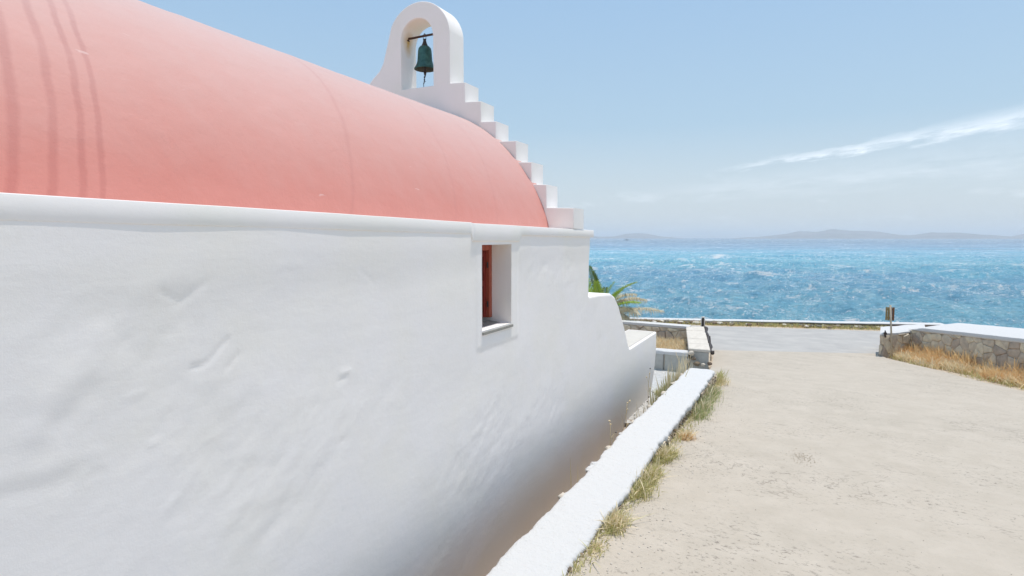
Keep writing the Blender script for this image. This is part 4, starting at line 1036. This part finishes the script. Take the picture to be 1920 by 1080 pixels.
# ---------------------------------------------------------------- sign on a pole
sb = G(1673, 669); sY = sb.y
sign = empty('wooden_sign', (sb.x, sb.y, sb.z), 'brown board sign on a pale pole standing before the low stone wall', 'sign')
st_ = onY(1668.5, 575, sY); 
b = MB(); pb, pt_ = sb - Vector((0, 0, .1)), onY(1669.5, 572, sY)
b.tube([pb, pb.lerp(pt_, .5), pt_], 0.020, 10); b.build('pole', POLE, sign, smooth=True)
z1, z0 = onY(1668, 576, sY).z, onY(1668, 601, sY).z; xs4 = [onY(x, 590, sY).x for x in (1660.3, 1664.2, 1668.6, 1673.0, 1677.6)]
for k in range(4):
    b = MB(); xa, xb = xs4[k] + .003, xs4[k + 1] - .003; ang = YAW
    b.box(((xa + xb) / 2, sY + 0.035 + 0.003 * (k % 2), (z0 + z1) / 2 + random.uniform(-.004, .004)), (xb - xa, 0.022, z1 - z0), bev=0.003)
    b.build('board', (BOARD1, BOARD1, BOARD2, BOARD2)[k], sign)
for z_ in (z0 + 0.06, z1 - 0.06):
    b = MB(); b.box(((xs4[0] + xs4[4]) / 2, sY + 0.056, z_), (xs4[4] - xs4[0] - .02, 0.018, 0.035), bev=0.002); b.build('batten', BOARD2, sign)

# ---------------------------------------------------------------- grasses
def blades(name, n, fpos, hmin, hmax, m, seed, spread=0.5, wd=0.003, label=None, cat=None, kind='stuff', parent=None, lean=(0, 0), head=0.0, group=None):
    rs = np.random.default_rng(seed); P = np.array([fpos(rs) for _ in range(n)]); H = rs.uniform(hmin, hmax, n) * rs.uniform(.6, 1.1, n)
    A = rs.uniform(0, 2 * math.pi, n); B = np.abs(rs.normal(0, spread, n)); dx, dy = np.cos(A) * B + lean[0], np.sin(A) * B + lean[1]
    Wd = wd * rs.uniform(.6, 1.5, n); Az = rs.uniform(0, math.pi, n); wx, wy = np.cos(Az) * Wd, np.sin(Az) * Wd
    V = np.zeros((n, 7, 3)); ts = (0, .4, .75, 1)
    for k, t in enumerate(ts):
        cx = P[:, 0] + dx * H * t ** 1.6; cy = P[:, 1] + dy * H * t ** 1.6; cz = P[:, 2] + H * (t - 0.28 * t * t * np.clip(B, 0, 1.5))
        f = (1, .85, .5, 0)[k] if not head else (1, .7, 1 + head, 0)[k]
        if k < 3: V[:, 2 * k] = np.stack([cx - wx * f, cy - wy * f, cz], -1); V[:, 2 * k + 1] = np.stack([cx + wx * f, cy + wy * f, cz], -1)
        else: V[:, 6] = np.stack([cx, cy, cz], -1)
    base = (np.arange(n) * 7)[:, None]
    tri = np.array([[0, 1, 3], [0, 3, 2], [2, 3, 5], [2, 5, 4], [4, 5, 6]])
    Fc = (base[:, :, None] + tri[None]).reshape(-1, 3)
    o = mesh_obj(name, V.reshape(-1, 3), Fc, m, parent); return tag(o, label, cat, group, kind)
def tuft(pts_px, r, n, h, m, m2, label, seed, spread=.7, n2=0, name='grass_tuft', onkerb=True, lean=(0.15, -0.05)):
    """one clump of grass standing along the foot of the kerb: its px centre line gives its place"""
    C = [G(*p) for p in pts_px]; c = sum(C, Vector()) / len(C)
    t = empty(name, (c.x, c.y, c.z), label, 'grass', 'grass tufts along the white kerb')
    def f(rs):
        u = rs.random() * (len(C) - 1); i = min(int(u), len(C) - 2) if len(C) > 1 else 0
        p = C[i].lerp(C[i + 1], u - i) if len(C) > 1 else C[0]
        x = p.x + rs.normal(0, r); x = max(x, KR - 0.01 + abs(rs.normal(0, .01))); y = p.y + rs.normal(0, r * 1.3); return (x, y, float(zroad(y)) - 0.005)
    blades('blades', int(n * .7), f, h * .3, h * .85, m, seed, spread * 1.15, parent=t, lean=lean, kind='stuff')
    if n2: blades('dry_stalks', n2, f, h * .6, h * 1.25, m2, seed + 1, spread * .8, 0.0022, parent=t, lean=lean, kind='stuff', head=.6)
    return t
tuft([(1308, 788), (1325, 755), (1338, 735)], 0.055, 2600, 0.20, GRASSG, GRASSS, 'large green grass tuft leaning from the kerb near its far end', 1, .65, 260)
tuft([(1287, 822)], 0.035, 420, 0.13, GRASSO, GRASSS, 'small orange dry tuft at the kerb below the large green one', 2, .8, 120)
tuft([(1236, 868), (1256, 852)], 0.045, 1100, 0.15, GRASSY, GRASSS, 'yellow green grass clump at the kerb just below the orange tuft', 3, .8, 160)
tuft([(1196, 935), (1212, 905), (1226, 885)], 0.045, 1900, 0.15, GRASSY, GRASSS, 'longest yellow green grass clump midway along the kerb', 4, .8, 200)
tuft([(1148, 998), (1160, 975)], 0.035, 900, 0.12, GRASSY, GRASSS, 'nearest yellow green grass clump at the foot of the kerb', 5, .8, 200)
tuft([(1352, 722), (1345, 712)], 0.06, 420, 0.22, GRASSS, GRASSY, 'straw coloured stalks at the far corner of the white kerb', 6, .7, 160)
tuft([(1112, 1038), (1125, 1022)], 0.03, 180, 0.06, GRASSS, GRASSY, 'sparse dry rootlets at the nearest bare stretch of kerb', 7, 1.0, 20)
def kfoot(rs):
    y = 3.0 + 7.2 * rs.random(); k_ = 0.5 + 0.5 * math.sin(y * 5.1) * math.sin(y * 2.3 + 1)
    return (KR + 0.0 + abs(rs.normal(0, .035 + .03 * k_)), y + rs.normal(0, .05), float(zroad(y)) - 0.006)
blades('kerb_grass', 1700, kfoot, 0.03, 0.10, GRASSY, 44, .9, .003, 'low yellow green grass creeping along the road side of the kerb', 'grass', lean=(.2, 0))
blades('kerb_grass', 600, kfoot, 0.02, 0.09, GRASSS, 45, 1.1, .0025, 'dead straw stems flattened at the foot of the white kerb', 'grass', lean=(.4, 0))
# weeds in the channel between chapel and kerb
def chan(rs):
    y = rs.uniform(4.6, 10.6) if rs.random() < .7 else rs.uniform(7.6, 10.2)
    return (KL - 0.04 - abs(rs.normal(0, .08)), y, 3.2 if y > 8.5 else 2.95)
blades('channel_weeds', 420, chan, 0.62, 0.98, GRASSS, 41, .12, 0.003, 'dry weeds growing in the channel between chapel wall and kerb', 'weeds', head=.8)
blades('channel_weeds', 380, lambda rs: (KL - 0.05 - abs(rs.normal(0, .05)), rs.uniform(7.9, 9.4), 3.2), 0.5, 0.75, GRASSY, 42, .10, 0.005, 'taller olive weeds between chapel ledge and the kerb top', 'weeds', head=.5)
def stalk(x, y, Yw, h, label, seed):
    p = onY(x, y, Yw); rs = random.Random(seed); t = empty('dry_stalk', (p.x, p.y, 3.2), label, 'plant', 'dry flower stalks beside the chapel wall')
    b = MB(); base = Vector((p.x, p.y, 3.2)); top = Vector((p.x + .01, p.y, p.z)); pts = [base.lerp(top, k / 5) + Vector((rs.uniform(-.008, .008), rs.uniform(-.008, .008), 0)) for k in range(6)]
    b.tube(pts, 0.004, 5); br = []
    for k in range(4):
        q = pts[3 + k % 3]; e = q + Vector((rs.uniform(-.05, .05), rs.uniform(-.04, .04), rs.uniform(.04, .09))); b.tube([q, e], 0.0025, 4); br.append(e)
    b.build('stem', GRASSS, t)
    for e in br[:3] + [pts[-1]]: rock('seed_head', e, (.012, .012, .014), GRASSS if rs.random() < .7 else DARKPEB, t, seed + 5)
stalk(1174, 755, 6.9, .6, 'tall dry stalk with seed heads before the shaded wall foot', 1)
stalk(1143, 795, 6.0, .5, 'shorter pale flower stalk before the shaded wall foot, nearer the camera', 2)
stalk(1216, 700, 8.8, .5, 'thin grey stalk in front of the end of the chapel ledge', 3)
stalk(1193, 905, 5.6, .1, 'fine stalk', 4) if False else None
# weeds in the gravel yard corner
def yardw(name, px, n, h, m, seed, label):
    c = onZ(px[0], px[1], 3.26); t = tag(empty(name, (c.x, c.y, 3.22)), label, 'weed', 'small weeds in the gravel yard')
    blades('blades', n, lambda rs: (c.x + rs.normal(0, .05), c.y + rs.normal(0, .05), 3.22), h * .4, h, m, seed, .9, .004, parent=t, kind='stuff')
yardw('weed', (1280, 697), 260, .13, GRASSY, 51, 'yellow weed in the gravel at the corner of the planter')
yardw('weed', (1262, 691), 90, .07, GRASSG, 52, 'tiny green weed in the middle of the gravel yard')
yardw('weed', (1240, 738), 260, .20, GRASSY, 53, 'yellow green weed at the kerb edge of the gravel yard')
# pale branching stems against the planter blocks
b = MB(); rs = random.Random(3)
for k, (x0, x1, yt) in enumerate(((1272, 1268, 660), (1280, 1292, 668), (1286, 1296, 660))):
    p, q_ = onY(x0 + 4, 692, PY - .12), onY(x1, yt, PY - .08); pts = [p.lerp(q_, t / 6) + Vector((rs.uniform(-.01, .01), 0, 0)) for t in range(7)]; b.tube(pts, 0.006, 5)
tag(b.build('bare_shrub', GRASSS), 'bare pale stems of a dead shrub against the grey block planter', 'shrub')

# dry grass inside the planter
def inpl(rs):
    x = rs.uniform(pA.x - 0.5, pB.x - 0.02); y = rs.uniform(PY + 0.35, lb.y - 0.25); return (x + (y - PY) * (lb.x - pB.x) / (lb.y - PY), y, 3.37)
blades('planter_grass', 4200, inpl, 0.10, 0.26, GRASSS, 61, .7, .005, 'dry straw and orange grass filling the masonry enclosure', 'grass')
blades('planter_grass', 1500, inpl, 0.10, 0.24, GRASSO, 62, .7, .005, 'rust coloured dry grass inside the masonry enclosure', 'grass')
# bank of dry grass along the right wall
def bank(w0, w1, ncl=34, sig=0.16):
    cc_ = np.random.default_rng(int(w0 * 100 + w1 * 1000 + ncl)); cl = [(cc_.uniform(-0.1, 5.8) if k > 6 else cc_.uniform(0, 2.2), cc_.uniform(w0, w1)) for k in range(ncl)]
    def f(rs):
        s0, d0 = cl[rs.integers(ncl)]; s = s0 + rs.normal(0, sig); s = max(s, -0.12); d = abs(d0 + rs.normal(0, sig * .5)); d = min(d, 0.86) * (0.5 + 0.5 * min(1, max(0.1, (s + .3) / 1.2)))
        p = A1 + dirB * s + nB * (0.04 + d); return (p.x, p.y, float(zroad(p.y)) - 0.04)
    return f
blades('dry_bank_grass', 6000, bank(0.0, 0.55, 30), 0.10, 0.36, GRASSO, 71, .8, .006, 'orange dry grass bank along the foot of the stone wall', 'grass')
blades('dry_bank_grass', 6500, bank(0.0, 0.80, 30, .17), 0.06, 0.30, GRASSS, 72, .8, .006, 'straw coloured grass lying between stone wall and road', 'grass')
blades('dry_bank_grass', 1200, bank(0.3, 0.85), 0.05, 0.16, GRASSY, 73, .9, .006, 'sparse green weeds at the road edge of the dry bank', 'grass')
blades('dry_bank_grass', 1300, bank(0.0, 0.2), 0.3, 0.48, GRASSO, 74, .35, .004, 'tall seed stalks standing against the stone wall', 'grass', head=1.0)
# weeds along the shore kerb
def shoref(rs):
    x = rs.uniform(-6, 2.6); y = float(coastY(x)) - abs(rs.normal(.05, .22)); return (x, y, float(zroad(y)) - 0.05)
blades('shore_weeds', 5200, shoref, 0.04, 0.19, GRASSY, 81, .9, .008, 'low olive and brown weeds along the shore kerb', 'weeds')
blades('shore_weeds', 2400, shoref, 0.03, 0.14, GRASSO, 82, .9, .008, 'low dry brown weeds along the shore kerb', 'weeds')

# ---------------------------------------------------------------- palm
PD = 16.2
pc = onY(1122, 603, 16.0)
palm = empty('palm_tree', (pc.x, pc.y, 2.9), 'young palm with green upright fronds and dry drooping ones behind the curved white wall', 'palm')
b = MB(); b.tube([(pc.x, pc.y, 2.8), (pc.x + .01, pc.y, 3.3), (pc.x, pc.y, pc.z - .05)], [.20, .17, .13], 14); b.build('trunk', TRUNK, palm, smooth=True)
def frond(p0, ctrl, m, seed, ll=0.26, dens=150, droop=0.3):
    rs = random.Random(seed); P = [Vector(p0)] + [Vector(c) for c in ctrl]
    def bez(t):
        a, b_, c_ = P; return a * (1 - t) ** 2 + b_ * 2 * t * (1 - t) + c_ * t * t
    b = MB(); pts = [bez(k / 12) for k in range(13)]; b.tube(pts, [0.016 * (1 - k / 13) + .003 for k in range(13)], 5)
    for k in range(dens):
        t = 0.12 + 0.88 * k / dens; p = bez(t); tg = (bez(min(1, t + .02)) - bez(t - .02)).normalized()
        side = tg.cross(Vector((0, 0, 1))); side = side.normalized() if side.length > .05 else Vector((1, 0, 0)); upv = side.cross(tg)
        L_ = 1.25 * ll * math.sin(math.pi * (0.12 + 0.80 * t)) ** .7 * rs.uniform(.8, 1.15)
        for s in (-1, 1):
            d = (side * s * rs.uniform(.6, .95) + tg * rs.uniform(.6, 1.0) + upv * rs.uniform(.05, .5)).normalized()
            q1 = p + d * L_ * .55; q2 = p + d * L_ - Vector((0, 0, droop * L_ * rs.uniform(.4, 1.2))); wv = tg.cross(d).cross(d).normalized() * 0.008
            b.add([p, q1 - wv, q2, q1 + wv], [(0, 1, 2, 3)])
    return b.build('frond', m, palm)
def fr(px0, px1, px2, dy1, dy2, m, seed, **k):
    p1 = onY(px1[0], px1[1], pc.y + dy1); p2 = onY(px2[0], px2[1], pc.y + dy2); return frond(pc + Vector((0, 0, 0)), (p1, p2), m, seed, **k)
fr(0, (1120, 540), (1104, 500), 0, .1, PALMDK, 1, ll=.24)
fr(0, (1122, 545), (1112, 512), -.1, -.2, PALMDK, 2, ll=.22)
fr(0, (1112, 560), (1092, 512), .1, .3, PALMG, 3)
fr(0, (1124, 570), (1118, 528), -.4, -.7, PALMG, 4, ll=.22)
fr(0, (1130, 560), (1152, 529), .1, .3, PALMG, 5, ll=.17, dens=50)
fr(0, (1145, 545), (1193, 530), .0, -.1, PALMG, 6, ll=.20)
fr(0, (1140, 565), (1165, 545), -.3, -.6, PALMG, 7, ll=.2)
fr(0, (1150, 548), (1192, 553), -.1, -.2, PALMD, 8, ll=.22, droop=.7)
fr(0, (1155, 552), (1210, 563), .1, .2, PALMD, 9, ll=.24, droop=.9)
fr(0, (1150, 562), (1200, 568), -.3, -.5, PALMG, 10, ll=.2, droop=.5)
fr(0, (1160, 562), (1196, 590), -.2, -.4, PALMD, 11, ll=.26, droop=1.0)
fr(0, (1175, 570), (1242, 584), .0, -.1, PALMD, 12, ll=.24, droop=.8)
fr(0, (1150, 575), (1178, 604), -.3, -.5, PALMD, 13, ll=.28, droop=1.0)
fr(0, (1080, 550), (1040, 540), .1, .3, PALMG, 14); fr(0, (1090, 560), (1050, 575), -.3, -.6, PALMG, 15); fr(0, (1110, 550), (1085, 530), .5, 1., PALMG, 16)
fr(0, (1135, 575), (1150, 560), -.6, -1., PALMG, 17, ll=.2); fr(0, (1128, 565), (1135, 540), .5, .9, PALMDK, 18, ll=.22)
# shrub at its foot
sc_ = onY(1172, 604, 16.3); shr = empty('dry_shrub', (sc_.x, sc_.y, 3.0), 'small dry olive shrub at the foot of the palm behind the capped wall', 'shrub')
b = MB(); rs = random.Random(8)
for k in range(900):
    a, e, r = rs.uniform(0, 6.28), rs.uniform(-.2, 1.5), rs.uniform(.1, .30); p = Vector((sc_.x - .05 + r * 1.1 * math.cos(a) * math.cos(e), sc_.y + r * math.sin(a) * math.cos(e), 3.45 + r * 1.0 * math.sin(e)))
    d = Vector((rs.uniform(-1, 1), rs.uniform(-1, 1), rs.uniform(-.3, 1))).normalized() * .045; w_ = Vector((rs.uniform(-1, 1), rs.uniform(-1, 1), rs.uniform(-1, 1))).normalized() * .013
    b.add([p, p + d * .5 + w_, p + d, p + d * .5 - w_], [(0, 1, 2, 3)])
b.build('leaves', GRASSY, shr)
b = MB()
for k in range(9): b.tube([(sc_.x - .05, sc_.y, 2.9), (sc_.x - .05 + rs.uniform(-.25, .25), sc_.y + rs.uniform(-.2, .2), rs.uniform(3.5, 3.7))], [.012, .004], 5)
b.build('stem', TRUNK, shr)

# ---------------------------------------------------------------- far motor boat
r = Vector(ray(1175, 448)); r.z = 0; r.normalize(); bp = r * 1500
boat = empty('boat', (bp.x, bp.y, 0), 'tiny dark boat far out on the horizon', 'boat')
HULL = simple('dark_hull_paint', (0.05, 0.06, 0.08), (0.07, 0.08, 0.1), 2, .5)
V = []; side = Vector((r.y, -r.x, 0))
for k in range(9):
    t = -1 + k / 4; w_ = 1.6 * (1 - max(0, t) ** 3) * (1 if t > -1 else .8); sh_ = 1.0 + .5 * max(0, t) ** 2
    for (q, z) in ((-w_, sh_), (-w_ * .6, -.5), (w_ * .6, -.5), (w_, sh_)): V.append(bp + side * t * 6.2 + r * q + Vector((0, 0, z)))
Fc = [tuple(f) for f in grid_faces(9, 4)] + [(0, 1, 2, 3), (35, 34, 33, 32)] + [(i * 4, i * 4 + 3, i * 4 + 7, i * 4 + 4) for i in range(8)]
mesh_obj('hull', V, Fc, HULL, boat)
b = MB(); b.box((bp.x, bp.y, 1.9), (3.6, 1.8, 1.7), rz=math.atan2(side.y, side.x), bev=.15); b.build('cabin', HULL, boat)
print('done objects', len(bpy.data.objects))
